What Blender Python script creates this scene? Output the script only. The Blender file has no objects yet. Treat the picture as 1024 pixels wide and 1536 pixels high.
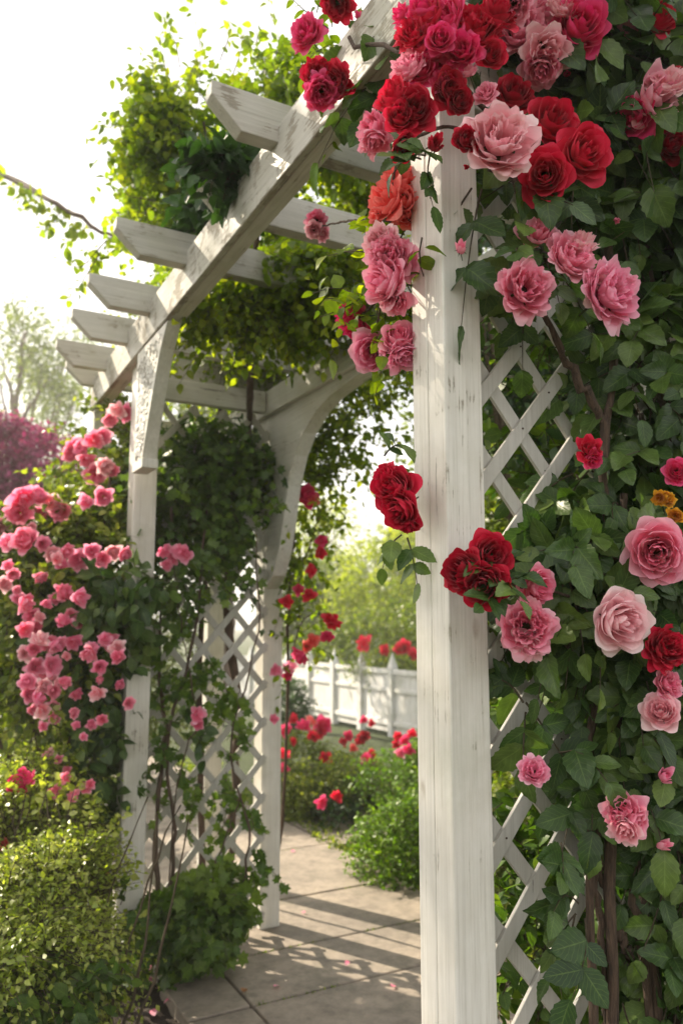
import bpy, bmesh, math, random
import numpy as np
from mathutils import Vector, Matrix
R = math.radians
rng = np.random.default_rng(7)
random.seed(7)
scn = bpy.context.scene
COL = scn.collection

# ---------------------------------------------------------------- camera
HEAD, PITCH, EYE, FPX = 28.66, 8.0, 1.43, 1200.0
cam_d = bpy.data.cameras.new('camera'); cam = bpy.data.objects.new('camera', cam_d); COL.objects.link(cam)
cam.location = (0, 0, EYE); cam.rotation_euler = (R(90 + PITCH), 0, R(-HEAD))
cam_d.sensor_fit = 'HORIZONTAL'; cam_d.sensor_width = 24.0; cam_d.lens = FPX / 1024 * 24.0
cam_d.clip_start = 0.05; cam_d.clip_end = 500
cam_d.dof.use_dof = True; cam_d.dof.focus_distance = 1.45; cam_d.dof.aperture_fstop = 4.0; cam_d.dof.aperture_blades = 0
scn.camera = cam
scn.cycles.max_bounces = 8; scn.cycles.diffuse_bounces = 6; scn.cycles.glossy_bounces = 2
scn.cycles.transmission_bounces = 4; scn.cycles.transparent_max_bounces = 4
scn.cycles.sample_clamp_indirect = 6.0
scn.cycles.use_denoising = True
FWD = np.array([math.sin(R(HEAD)), math.cos(R(HEAD)), 0.0]); RGT = np.array([math.cos(R(HEAD)), -math.sin(R(HEAD)), 0.0])
UP = np.array([0, 0, 1.0])
_c, _s = math.cos(R(PITCH)), math.sin(R(PITCH))
def P(px, py, d):
    """world point lying d metres ahead of the viewpoint, measured level"""
    u, v = (px - 512) / FPX, (768 - py) / FPX
    f = _c - v * _s; z = _s + v * _c
    k = d / f
    return FWD * d + RGT * (u * k) + UP * (EYE + z * k)

# ---------------------------------------------------------------- node helpers
def new_mat(name):
    m = bpy.data.materials.new(name); m.use_nodes = True
    nt = m.node_tree; nt.nodes.clear()
    out = nt.nodes.new('ShaderNodeOutputMaterial')
    return m, nt, out
def N(nt, typ, **kw):
    n = nt.nodes.new(typ)
    for k, v in kw.items():
        if k.startswith('i_'): n.inputs[k[2:].replace('_', ' ')].default_value = v
        else: setattr(n, k, v)
    return n
def ramp(nt, fac, stops, interp='LINEAR'):
    r = nt.nodes.new('ShaderNodeValToRGB'); r.color_ramp.interpolation = interp
    el = r.color_ramp.elements
    while len(el) > 1: el.remove(el[-1])
    el[0].position = stops[0][0]; el[0].color = (*stops[0][1], 1)
    for p, c in stops[1:]:
        e = el.new(p); e.color = (*c, 1)
    nt.links.new(fac, r.inputs[0]); return r
def g(v): return (v, v, v)
def mixc(nt, fac, a, b, mode='MIX'):
    m = nt.nodes.new('ShaderNodeMix'); m.data_type = 'RGBA'; m.blend_type = mode
    for sock, val in ((m.inputs[0], fac), (m.inputs[6], a), (m.inputs[7], b)):
        if isinstance(val, (int, float)): sock.default_value = val
        elif isinstance(val, tuple): sock.default_value = (*val, 1)
        else: nt.links.new(val, sock)
    return m.outputs[2]
def mathn(nt, op, a, b=0.0):
    m = nt.nodes.new('ShaderNodeMath'); m.operation = op
    for i, val in enumerate((a, b)):
        if isinstance(val, (int, float)): m.inputs[i].default_value = val
        else: nt.links.new(val, m.inputs[i])
    return m.outputs[0]
def noise(nt, scale, vec=None, detail=4.0, rough=0.55, mapscale=None):
    n = nt.nodes.new('ShaderNodeTexNoise'); n.inputs['Scale'].default_value = scale
    n.inputs['Detail'].default_value = detail; n.inputs['Roughness'].default_value = rough
    if vec is not None:
        if mapscale:
            mp = nt.nodes.new('ShaderNodeMapping'); mp.inputs['Scale'].default_value = mapscale
            nt.links.new(vec, mp.inputs[0]); vec = mp.outputs[0]
        nt.links.new(vec, n.inputs['Vector'])
    return n.outputs[0]

def leaf_mat(name, dark, mid, lite, trans=0.35, rough=0.45, tcol=None, vein=0.25, spec=0.4):
    m, nt, out = new_mat(name)
    at = N(nt, 'ShaderNodeAttribute', attribute_name='rnd')
    uv = N(nt, 'ShaderNodeUVMap')
    sx = N(nt, 'ShaderNodeSeparateXYZ'); nt.links.new(uv.outputs[0], sx.inputs[0])
    base = ramp(nt, at.outputs['Fac'], [(0, dark), (0.55, mid), (1.0, lite)]).outputs[0]
    # veins: midrib and slanting side veins
    ax = mathn(nt, 'ABSOLUTE', mathn(nt, 'SUBTRACT', sx.outputs[0], 0.5))
    mid_v = ramp(nt, ax, [(0.0, g(1)), (0.035, g(0))]).outputs[0]
    sv = mathn(nt, 'SINE', mathn(nt, 'MULTIPLY', mathn(nt, 'SUBTRACT', sx.outputs[1], mathn(nt, 'MULTIPLY', ax, 0.7)), 44.0))
    side = ramp(nt, sv, [(0.86, g(0)), (1.0, g(0.6))]).outputs[0]
    v = mathn(nt, 'MULTIPLY', mathn(nt, 'MAXIMUM', mid_v, side), vein)
    tc = N(nt, 'ShaderNodeTexCoord')
    nz = noise(nt, 60.0, tc.outputs['Object'], 3.0)
    base2 = mixc(nt, v, base, tuple(min(1, c * 2.0 + .03) for c in lite))
    base3 = mixc(nt, 1.0, base2, ramp(nt, nz, [(0.3, g(.75)), (0.7, g(1.15))]).outputs[0], 'MULTIPLY')
    pb = N(nt, 'ShaderNodeBsdfPrincipled'); pb.inputs['Roughness'].default_value = rough
    pb.inputs['Specular IOR Level'].default_value = spec
    nt.links.new(base3, pb.inputs['Base Color'])
    bp = N(nt, 'ShaderNodeBump'); bp.inputs['Strength'].default_value = 0.35; bp.inputs['Distance'].default_value = 0.002
    nt.links.new(mathn(nt, 'ADD', v, nz), bp.inputs['Height']); nt.links.new(bp.outputs[0], pb.inputs['Normal'])
    tr = N(nt, 'ShaderNodeBsdfTranslucent')
    if tcol is None: tcol = (1.7, 1.9, 0.35)
    nt.links.new(mixc(nt, 1.0, base3, tcol, 'MULTIPLY'), tr.inputs[0])
    mx = N(nt, 'ShaderNodeMixShader'); mx.inputs[0].default_value = trans
    nt.links.new(pb.outputs[0], mx.inputs[1]); nt.links.new(tr.outputs[0], mx.inputs[2])
    nt.links.new(mx.outputs[0], out.inputs[0]); return m

def petal_mat(name, deep, mid, edge, trans=0.3, patch=None):
    m, nt, out = new_mat(name)
    at = N(nt, 'ShaderNodeAttribute', attribute_name='rnd')
    uv = N(nt, 'ShaderNodeUVMap'); sx = N(nt, 'ShaderNodeSeparateXYZ'); nt.links.new(uv.outputs[0], sx.inputs[0])
    tc = N(nt, 'ShaderNodeTexCoord')
    oi = N(nt, 'ShaderNodeObjectInfo')
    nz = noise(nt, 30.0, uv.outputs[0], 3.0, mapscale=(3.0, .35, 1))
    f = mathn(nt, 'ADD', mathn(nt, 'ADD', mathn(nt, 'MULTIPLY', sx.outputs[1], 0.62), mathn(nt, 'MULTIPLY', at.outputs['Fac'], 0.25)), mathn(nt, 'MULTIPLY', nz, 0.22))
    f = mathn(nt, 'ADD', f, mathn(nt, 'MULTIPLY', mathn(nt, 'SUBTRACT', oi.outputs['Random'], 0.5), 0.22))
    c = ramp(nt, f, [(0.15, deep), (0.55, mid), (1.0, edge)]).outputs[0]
    pb = N(nt, 'ShaderNodeBsdfPrincipled'); pb.inputs['Roughness'].default_value = 0.5
    pb.inputs['Specular IOR Level'].default_value = 0.2; pb.inputs['Sheen Weight'].default_value = 0.12
    nt.links.new(c, pb.inputs['Base Color'])
    bp = N(nt, 'ShaderNodeBump'); bp.inputs['Strength'].default_value = 0.3; bp.inputs['Distance'].default_value = 0.0015
    nt.links.new(nz, bp.inputs['Height']); nt.links.new(bp.outputs[0], pb.inputs['Normal'])
    tr = N(nt, 'ShaderNodeBsdfTranslucent'); nt.links.new(c, tr.inputs[0])
    mx = N(nt, 'ShaderNodeMixShader'); mx.inputs[0].default_value = trans
    nt.links.new(pb.outputs[0], mx.inputs[1]); nt.links.new(tr.outputs[0], mx.inputs[2])
    nt.links.new(mx.outputs[0], out.inputs[0]); return m

def wood_mat(name, axis, wear=0.3, paint=(0.74, 0.72, 0.68)):
    """flaking white paint on weathered timber, grain along axis"""
    m, nt, out = new_mat(name)
    tc = N(nt, 'ShaderNodeTexCoord'); V = tc.outputs['Object']
    def sc(a, b): return tuple(b if i == axis else a for i in range(3))
    fine = noise(nt, 1.0, V, 6.0, .65, sc(190, 5.0))
    brush = noise(nt, 1.0, V, 4.0, .6, sc(75, 1.6))
    crack = noise(nt, 1.0, V, 5.0, .6, sc(85, 3.0))
    blot = noise(nt, 5.0, V, 5.0, .6)
    blot2 = noise(nt, 17.0, V, 5.0, .65)
    c = mixc(nt, ramp(nt, brush, [(0.3, g(.0)), (0.75, g(1))]).outputs[0], paint, tuple(x * .80 for x in paint))
    c = mixc(nt, ramp(nt, fine, [(.50, g(0)), (.74, g(.55))]).outputs[0], c, (paint[0]*.50, paint[1]*.48, paint[2]*.43))
    c = mixc(nt, ramp(nt, blot, [(.42, g(0)), (.75, g(.55))]).outputs[0], c, (paint[0]*.66, paint[1]*.63, paint[2]*.55))
    # flaked patches showing grey timber
    w = mathn(nt, 'ADD', mathn(nt, 'MULTIPLY', blot2, .55), mathn(nt, 'MULTIPLY', fine, .55))
    w = mathn(nt, 'ADD', w, mathn(nt, 'MULTIPLY', mathn(nt, 'SUBTRACT', blot, .5), .45))
    lo = 0.76 - wear * 0.26
    flake = ramp(nt, w, [(lo, g(0)), (lo + .03, g(1))]).outputs[0]
    timber = ramp(nt, fine, [(.25, (.12, .10, .075)), (.7, (.36, .32, .26))]).outputs[0]
    c = mixc(nt, mathn(nt, 'MULTIPLY', flake, .85), c, timber)
    big = noise(nt, 1.0, V, 3.0, .5, sc(9, 2.2))
    alg = noise(nt, 3.3, V, 6.0, .65)
    c = mixc(nt, ramp(nt, alg, [(.52, g(0)), (.74, g(.5))]).outputs[0], c, (.40, .41, .30))
    vor = nt.nodes.new('ShaderNodeTexVoronoi'); vor.inputs['Scale'].default_value = 1.0
    mpv = nt.nodes.new('ShaderNodeMapping'); mpv.inputs['Scale'].default_value = sc(13, 5.5); nt.links.new(V, mpv.inputs[0]); nt.links.new(mpv.outputs[0], vor.inputs['Vector'])
    kn = ramp(nt, vor.outputs['Distance'], [(.05, g(.8)), (.13, g(0))]).outputs[0]
    c = mixc(nt, mathn(nt, 'MULTIPLY', kn, ramp(nt, alg, [(.45, g(0)), (.5, g(.7))]).outputs[0]), c, (.30, .25, .18))
    ck = ramp(nt, mathn(nt, 'MULTIPLY', crack, ramp(nt, blot, [(.4, g(.9)), (.6, g(1.12))]).outputs[0]), [(.73, g(0)), (.76, g(1))]).outputs[0]
    c = mixc(nt, mathn(nt, 'MULTIPLY', ck, .8), c, (.13, .11, .09))
    pb = N(nt, 'ShaderNodeBsdfPrincipled'); nt.links.new(c, pb.inputs['Base Color'])
    nt.links.new(ramp(nt, flake, [(0, g(.48)), (1, g(.85))]).outputs[0], pb.inputs['Roughness'])
    pb.inputs['Specular IOR Level'].default_value = 0.4
    h = mathn(nt, 'ADD', mathn(nt, 'MULTIPLY', fine, .6), mathn(nt, 'MULTIPLY', brush, .5))
    h = mathn(nt, 'SUBTRACT', h, mathn(nt, 'MULTIPLY', ck, 1.2)); h = mathn(nt, 'SUBTRACT', h, mathn(nt, 'MULTIPLY', flake, .35))
    bp = N(nt, 'ShaderNodeBump'); bp.inputs['Strength'].default_value = 0.6; bp.inputs['Distance'].default_value = 0.0022
    nt.links.new(h, bp.inputs['Height']); nt.links.new(bp.outputs[0], pb.inputs['Normal'])
    nt.links.new(pb.outputs[0], out.inputs[0]); return m

def bark_mat(name, a, b, scale=40):
    m, nt, out = new_mat(name)
    tc = N(nt, 'ShaderNodeTexCoord')
    n = noise(nt, 1.0, tc.outputs['Object'], 6.0, .7, (scale * 2, scale * 2, scale * .25))
    pb = N(nt, 'ShaderNodeBsdfPrincipled'); pb.inputs['Roughness'].default_value = .85
    nt.links.new(ramp(nt, n, [(.3, a), (.7, b)]).outputs[0], pb.inputs['Base Color'])
    bp = N(nt, 'ShaderNodeBump'); bp.inputs['Strength'].default_value = 1; bp.inputs['Distance'].default_value = .008
    nt.links.new(n, bp.inputs['Height']); nt.links.new(bp.outputs[0], pb.inputs['Normal'])
    nt.links.new(pb.outputs[0], out.inputs[0]); return m

M = {}
M['wx'] = wood_mat('painted_timber_x', 0, .35); M['wy'] = wood_mat('painted_timber_y', 1, .3); M['wz'] = wood_mat('painted_timber_z', 2, .30, (.78, .755, .70))
M['beam'] = wood_mat('weathered_beam', 1, .75, (.56, .54, .49)); M['raft'] = wood_mat('weathered_rafter', 0, .5, (.55, .53, .48))
M['lat'] = wood_mat('lattice_paint', 2, .12, (.58, .56, .52))
M['fence'] = wood_mat('fence_paint', 2, .15, (.80, .80, .80))
M['rose_leaf'] = leaf_mat('rose_leaf', (.022, .050, .016), (.052, .100, .026), (.125, .185, .040), .27, .34, (1.5, 1.9, .5), .30, .35)
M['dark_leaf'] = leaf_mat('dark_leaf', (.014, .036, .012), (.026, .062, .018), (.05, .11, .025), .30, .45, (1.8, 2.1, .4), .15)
M['vine_leaf'] = leaf_mat('vine_leaf', (.075, .125, .010), (.15, .22, .016), (.32, .36, .025), .55, .45, (2.0, 2.1, .3), .1)
M['ivy_leaf'] = leaf_mat('ivy_leaf', (.030, .070, .013), (.065, .125, .018), (.15, .22, .03), .40, .42, (1.9, 2.1, .4), .25)
M['bush_leaf'] = leaf_mat('bush_leaf', (.06, .105, .014), (.14, .195, .024), (.30, .33, .07), .42, .38, (1.8, 1.9, .4), .1)
M['shrub_leaf'] = leaf_mat('shrub_leaf', (.12, .18, .02), (.28, .35, .04), (.54, .56, .18), .5, .30, (1.6, 1.7, .45), .1, .6)
M['box_leaf'] = leaf_mat('boxwood_leaf', (.06, .13, .012), (.11, .21, .016), (.20, .30, .025), .4, .4, (1.7, 1.9, .3), .1)
M['tree_leaf'] = leaf_mat('tree_leaf', (.06, .095, .022), (.12, .16, .035), (.22, .26, .06), .45, .5, (1.7, 1.8, .5), .05)
M['far_leaf'] = leaf_mat('sunny_tree_leaf', (.14, .19, .025), (.26, .31, .035), (.42, .44, .07), .55, .5, (1.6, 1.7, .4), .05)
M['purple_leaf'] = leaf_mat('purple_leaf', (.07, .006, .035), (.19, .018, .085), (.38, .06, .19), .35, .5, (1.6, 1.0, 1.2), .05)
M['bark'] = bark_mat('bark', (.045, .03, .022), (.16, .105, .075)); M['cane'] = bark_mat('cane', (.028, .017, .012), (.15, .095, .062), 90)
M['stem'] = bark_mat('green_stem', (.05, .08, .02), (.10, .13, .04), 90); M['twig'] = bark_mat('twig', (.05, .035, .02), (.12, .09, .05), 90)
M['crimson'] = petal_mat('crimson_petal', (0.3, 0.002, 0.014), (0.66, 0.008, 0.045), (0.84, 0.035, 0.1), 0.36)
M['darkred'] = petal_mat('dark_red_petal', (0.16, 0.001, 0.008), (0.44, 0.004, 0.024), (0.64, 0.012, 0.05), 0.34)
M['magenta'] = petal_mat('magenta_petal', (0.62, 0.008, 0.09), (0.86, 0.035, 0.19), (0.93, 0.16, 0.36), 0.38)
M['pink'] = petal_mat('pink_petal', (0.90, 0.11, 0.26), (0.95, 0.32, 0.47), (0.97, 0.60, 0.68), 0.38)
M['pale'] = petal_mat('pale_pink_petal', (0.94, 0.28, 0.36), (0.97, 0.57, 0.63), (0.98, 0.82, 0.82), 0.38)
M['coral'] = petal_mat('coral_petal', (0.9, 0.05, 0.06), (0.95, 0.17, 0.15), (0.97, 0.42, 0.38), 0.45)
M['bright'] = petal_mat('bright_pink_petal', (0.90, 0.13, 0.32), (0.96, 0.35, 0.53), (0.98, 0.62, 0.73), 0.45)
M['red'] = petal_mat('scarlet_petal', (0.66, 0.006, 0.035), (0.88, 0.02, 0.08), (0.95, 0.13, 0.2), 0.38)
M['yellow'] = petal_mat('yellow_petal', (.60, .16, .01), (.75, .36, .02), (.85, .55, .06))

M['screw'] = bark_mat('rusty_screw', (.03, .02, .015), (.10, .06, .04))
# ---------------------------------------------------------------- object helpers
def np_mesh(name, verts, faces, mat, parent=None, uv=None, rnd=None, smooth=True, loc=None):
    """faces: (n,k) int array"""
    me = bpy.data.meshes.new(name)
    verts = np.asarray(verts, dtype=np.float32)
    if isinstance(faces, np.ndarray): groups = [faces]
    else: groups = faces
    nv = len(verts); nl = sum(f.size for f in groups); nf = sum(len(f) for f in groups)
    me.vertices.add(nv); me.vertices.foreach_set('co', verts.ravel())
    me.loops.add(nl); me.polygons.add(nf)
    vi = np.concatenate([f.ravel() for f in groups]).astype(np.int32)
    tot = np.concatenate([np.full(len(f), f.shape[1]) for f in groups]).astype(np.int32)
    st = np.concatenate([[0], np.cumsum(tot)[:-1]]).astype(np.int32)
    me.loops.foreach_set('vertex_index', vi); me.polygons.foreach_set('loop_start', st)
    me.polygons.foreach_set('use_smooth', np.full(nf, smooth))
    if uv is not None:
        l = me.uv_layers.new(name='UVMap'); l.data.foreach_set('uv', np.asarray(uv, dtype=np.float32)[vi].ravel())
    if rnd is not None:
        a = me.attributes.new('rnd', 'FLOAT', 'POINT'); a.data.foreach_set('value', np.asarray(rnd, dtype=np.float32))
    me.update(calc_edges=True)
    if mat: me.materials.append(mat)
    o = bpy.data.objects.new(name, me); COL.objects.link(o)
    if parent: o.parent = parent; o.matrix_parent_inverse = Matrix.Translation(-parent.location)
    return o
def thing(name, loc, label, cat, group=None):
    o = bpy.data.objects.new(name, None); COL.objects.link(o); o.location = tuple(float(v) for v in loc)
    o.empty_display_size = .1; o['label'] = label; o['category'] = cat
    if group: o['group'] = group
    return o
def bobj(name, bm, mat, parent=None, smooth=False):
    me = bpy.data.meshes.new(name); bm.normal_update(); bm.to_mesh(me); bm.free()
    if smooth: me.polygons.foreach_set('use_smooth', [True] * len(me.polygons))
    me.materials.append(mat); o = bpy.data.objects.new(name, me); COL.objects.link(o)
    if parent: o.parent = parent; o.matrix_parent_inverse = Matrix.Translation(-parent.location)
    return o
def box(bm, x0, x1, y0, y1, z0, z1, bev=.003):
    vs = [bm.verts.new(c) for c in ((x0,y0,z0),(x1,y0,z0),(x1,y1,z0),(x0,y1,z0),(x0,y0,z1),(x1,y0,z1),(x1,y1,z1),(x0,y1,z1))]
    fs = [bm.faces.new([vs[i] for i in f]) for f in ((3,2,1,0),(4,5,6,7),(0,1,5,4),(1,2,6,5),(2,3,7,6),(3,0,4,7))]
    if bev:
        es = {e for f in fs for e in f.edges}
        bmesh.ops.bevel(bm, geom=list(es), offset=bev, segments=2, affect='EDGES', profile=.5)
def prism(bm, pts, axis, a0, a1, bev=.003):
    """polygon pts in the two other axes extruded along axis"""
    def mk(p, a):
        return {0: (a, p[0], p[1]), 1: (p[0], a, p[1]), 2: (p[0], p[1], a)}[axis]
    A = [bm.verts.new(mk(p, a0)) for p in pts]; B = [bm.verts.new(mk(p, a1)) for p in pts]
    fs = [bm.faces.new(A), bm.faces.new(B[::-1])]; n = len(pts)
    for i in range(n): fs.append(bm.faces.new((A[i], B[i], B[(i+1) % n], A[(i+1) % n])))
    bmesh.ops.recalc_face_normals(bm, faces=fs)
    if bev: bmesh.ops.bevel(bm, geom=list({e for f in fs for e in f.edges}), offset=bev, segments=2, affect='EDGES', profile=.5)

def tubes(paths, radii, sides=6):
    """list of (k,3) arrays and (k,) radii -> verts, quads"""
    V, F, base = [], [], 0
    ang = np.linspace(0, 2 * np.pi, sides, endpoint=False)
    for p, r in zip(paths, radii):
        p = np.asarray(p, float); k = len(p)
        t = np.gradient(p, axis=0); t /= np.linalg.norm(t, axis=1)[:, None] + 1e-9
        ref = np.where(np.abs(t[:, 2:3]) > .9, [[1., 0, 0]], [[0, 0, 1.]])
        a = np.cross(t, ref); a /= np.linalg.norm(a, axis=1)[:, None] + 1e-9; b = np.cross(t, a)
        ring = p[:, None] + (a[:, None] * np.cos(ang)[None, :, None] + b[:, None] * np.sin(ang)[None, :, None]) * (np.asarray(r)[:, None] * (1 + rng.normal(0, .10, (k, 1)) + rng.normal(0, .06, (k, sides))))[:, :, None]
        V.append(ring.reshape(-1, 3))
        i = np.arange(k - 1)[:, None] * sides; j = np.arange(sides)[None]; j2 = (j + 1) % sides
        F.append(np.stack([i + j, i + j2, i + sides + j2, i + sides + j], -1).reshape(-1, 4) + base); base += k * sides
    return np.concatenate(V), np.concatenate(F)
def curve_pts(ctrl, n=14, jit=0.0):
    """smooth Catmull-Rom through control points"""
    c = np.asarray(ctrl, float); c = np.vstack([2*c[0]-c[1], c, 2*c[-1]-c[-2]]); out = []
    m = len(c) - 3
    for i in range(m):
        t = np.linspace(0, 1, 12, endpoint=(i == m - 1))[:, None]
        p0, p1, p2, p3 = c[i:i+4]
        out.append(.5*((2*p1)+(-p0+p2)*t+(2*p0-5*p1+4*p2-p3)*t**2+(-p0+3*p1-3*p2+p3)*t**3))
    o = np.vstack(out); ti = np.linspace(0, len(o) - 1, n); o = np.stack([np.interp(ti, np.arange(len(o)), o[:, k]) for k in range(3)], 1)
    return o + rng.normal(0, jit, o.shape) if jit else o

# ---------------------------------------------------------------- leaf templates
def t_grid(rows, cols, width, serr=0.0, cup=.12, droop=.16, tipk=1.0, peak=.42):
    V, UV, F = [], [], []
    for i in range(rows):
        t = i / (rows - 1)
        w = width * (np.sin(np.pi * t ** (np.log(.5) / np.log(peak))) ** .75 if 0 < t < 1 else 0.0)
        if serr and 0 < i < rows - 1: w *= 1 + serr * (1 if i % 2 else -1)
        w = max(w, .012)
        for j in range(cols):
            s = j / (cols - 1) * 2 - 1
            back = serr * .6 * abs(s) * (1 if i % 2 else -1) / rows
            V.append((s * w, t + back - .03*abs(s), cup * w / width * (abs(s) ** 1.3) * width * 2 - droop * t * t + .02 * math.sin(9 * t + s * 4)))
            UV.append((.5 + .5 * s, t))
    for i in range(rows - 1):
        for j in range(cols - 1):
            a = i * cols + j; F.append((a, a + 1, a + cols + 1, a + cols))
    return np.array(V), np.array(F), np.array(UV)
T_BIG = t_grid(13, 5, .34, .06, peak=.40)
T_MID = t_grid(6, 3, .33, 0, peak=.42)
T_SMALL = (np.array([(0,0,0),(-.30,.42,.09),(.30,.42,.09),(0,.45,0),(0,1,-.12)]), np.array([(0,3,1),(0,2,3),(1,3,4),(3,2,4)]), np.array([(.5,0),(0,.42),(1,.42),(.5,.45),(.5,1)]))
def t_ivy():
    # five-lobed leaf outline, two rings around the midrib
    ang = np.array([0, 25, 50, 75, 100, 128, 150]); rad = np.array([1.0, .60, .88, .50, .70, .40, .36])
    o = [(0, 0, 0)]
    pts = []
    for s in (1, -1):
        for a, r in zip(ang, rad):
            pts.append((s * math.sin(R(a)) * r * .62, .38 + math.cos(R(a)) * r * .62, -.10 * r * (1 if r > .6 else .2) + .03 * s))
    V = [(0, .35, .03), (0, 0, 0)] + pts
    F = []
    n = len(ang)
    for k, s in ((2, 1), (2 + n, -1)):
        for i in range(n - 1): F.append((0, k + i, k + i + 1) if s < 0 else (0, k + i + 1, k + i))
        F.append((0, k + n - 1, 1) if s < 0 else (0, 1, k + n - 1))
    V = np.array(V, float); UV = np.stack([.5 + V[:, 0], V[:, 1]], 1)
    return V, np.array(F), UV
T_IVY = t_ivy()

def unit(a): return a / (np.linalg.norm(a, axis=-1, keepdims=True) + 1e-9)
def build_leaves(name, T, pos, D, Nn, S, rnd, mat, parent):
    V, F, UV = T; n = len(pos)
    y = unit(D); x = unit(np.cross(y, Nn)); z = np.cross(x, y)
    bend = rng.normal(1, .5, n)[:, None]
    W = rng.uniform(.85, 1.15, n)[:, None]
    w = pos[:, None] + S[:, None, None] * (x[:, None] * (V[:, 0] * W)[:, :, None] + y[:, None] * V[None, :, 1, None] + z[:, None] * (V[:, 2] * bend)[:, :, None])
    f = (F[None] + (np.arange(n) * len(V))[:, None, None]).reshape(-1, F.shape[1])
    return np_mesh(name, w.reshape(-1, 3), f, mat, parent, np.tile(UV, (n, 1)), np.repeat(rnd, len(V)))

_ph = rng.uniform(0, 6.28, (12, 3)); _fr = rng.normal(0, 1, (12, 3))
def clump(p, scale):
    q = p * scale; v = np.zeros(len(p))
    for k in range(12): v += np.sin(q @ _fr[k] * (1 + .25 * k) + _ph[k, 0])
    return v / 3.5
def in_blobs(blobs, n, shell=.55, gap=None, gscale=3.0):
    """sample n points over ellipsoids given as (px,py,d,rpx,rpy,rdepth[,weight])"""
    w = np.array([b[3] * b[4] * (b[6] if len(b) > 6 else 1) for b in blobs], float); w /= w.sum()
    out, ctr = [], []
    for b, k in zip(blobs, (w * n * (2.2 if gap is not None else 1)).astype(int) + 1):
        c = P(b[0], b[1], b[2]); s = b[2] / FPX
        v = unit(rng.normal(0, 1, (k, 3))) * (rng.uniform(0, 1, (k, 1)) ** (1 / 3 * (1 - shell) + .02)) * rng.uniform(.8, 1.08, (k, 1))
        off = RGT * (v[:, :1] * b[3] * s) + UP * (v[:, 1:2] * b[4] * s) + FWD * (v[:, 2:] * b[5])
        out.append(c + off); ctr.append(unit(off))
    p = np.vstack(out); o = np.vstack(ctr)
    if gap is not None:
        keep = clump(p, gscale) > gap; p, o = p[keep], o[keep]
        if len(p) > n: i = rng.permutation(len(p))[:n]; p, o = p[i], o[i]
    ok = (p[:, 2] > .02)
    return p[ok], o[ok]

def foliage(parent, blobs, n_twigs, L, leaves, size, mat, T=T_SMALL, droop=.35, up=.35, gap=None, gscale=3.0, shell=.5, twig_r=.0015,
            compound=False, name='foliage', stem='twigs', nbias=(0, 0, .8), out=1.0, twigs=True, jit=.6):
    p, o = in_blobs(blobs, n_twigs, shell, gap, gscale); m = len(p)
    d = unit(o * out + rng.normal(0, jit, (m, 3)) + np.array([0, 0, up]))
    ln = L * rng.uniform(.55, 1.3, m)
    ts = np.linspace(0, 1, 5)
    side = unit(np.cross(d, rng.normal(0, 1, (m, 3))))
    def at(t): return p + d * (ln * t)[:, None] + np.array([0, 0, -1]) * (droop * ln * t * t)[:, None] + side * (ln * .12 * np.sin(3 * t))[:, None]
    n0 = unit(rng.normal(0, .6, (m, 3)) + np.array(nbias) + o * .35)
    LP, LD, LN, LS, LR = [], [], [], [], []
    tone = np.clip(.5 + .28 * clump(p, gscale * 1.7) * .6 + rng.normal(0, .12, m), 0, 1)
    for k in range(leaves):
        t = (k + 1) / leaves; q = at(t); tan = unit(at(min(1, t + .02)) - at(t - .05))
        s = side * (1 if k % 2 else -1) if k < leaves - 1 else side * 0
        dd = unit(tan * .55 + s + rng.normal(0, .35, (m, 3)) + np.array([0, 0, -.15]))
        nn = unit(rng.normal(0, .55, (m, 3)) + np.array(nbias) + o * .35)
        if compound:
            t = ((k // 2) + 1.2) / (leaves / 2 + .7) if k < leaves - 1 else 1.0
            q = at(t); sd = unit(np.cross(tan, n0)) * ((1 if k % 2 else -1) if k < leaves - 1 else 0)
            dd = unit(tan * .7 + sd + rng.normal(0, .16, (m, 3)) + np.array([0, 0, -.12])); nn = unit(n0 + rng.normal(0, .22, (m, 3)))
        LP.append(q + rng.normal(0, size * (.03 if compound else .12), (m, 3))); LD.append(dd); LN.append(nn)
        LS.append(size * rng.uniform(.65, 1.25, m) * (1 - .25 * t * 0)); LR.append(np.clip(tone + rng.normal(0, .16, m) + .12 * t, 0, 1))
    pos = np.vstack(LP); S = np.concatenate(LS)
    ok = pos[:, 2] > .004 + S * .3
    pos = pos[ok]
    ob = build_leaves(name, T, pos, np.vstack(LD)[ok], np.vstack(LN)[ok], S[ok], np.concatenate(LR)[ok], mat, parent)
    if twigs:
        sel = slice(None) if m < 5000 else slice(0, 5000)
        pts = np.stack([at(t)[sel] for t in ts], 1)
        V, F = tubes_batch(pts, twig_r * np.array([1.4, 1.2, 1, .8, .5]))
        np_mesh(stem, V, F, M['twig'], parent, None, None)
    return ob
def tubes_batch(pts, r):
    m, k, _ = pts.shape
    t = np.gradient(pts, axis=1); t = unit(t); a = unit(np.cross(t, np.array([.3, .2, .9]))); b = np.cross(t, a)
    an = np.array([0, 2.094, 4.189])
    ring = pts[:, :, None] + (a[:, :, None] * np.cos(an)[None, None, :, None] + b[:, :, None] * np.sin(an)[None, None, :, None]) * r[None, :, None, None]
    base = (np.arange(m) * k * 3)[:, None, None]; i = (np.arange(k - 1) * 3)[None, :, None]; j = np.arange(3)[None, None]; j2 = (j + 1) % 3
    F = np.stack([base + i + j, base + i + j2, base + i + 3 + j2, base + i + 3 + j], -1).reshape(-1, 4)
    return ring.reshape(-1, 3), F

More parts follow.
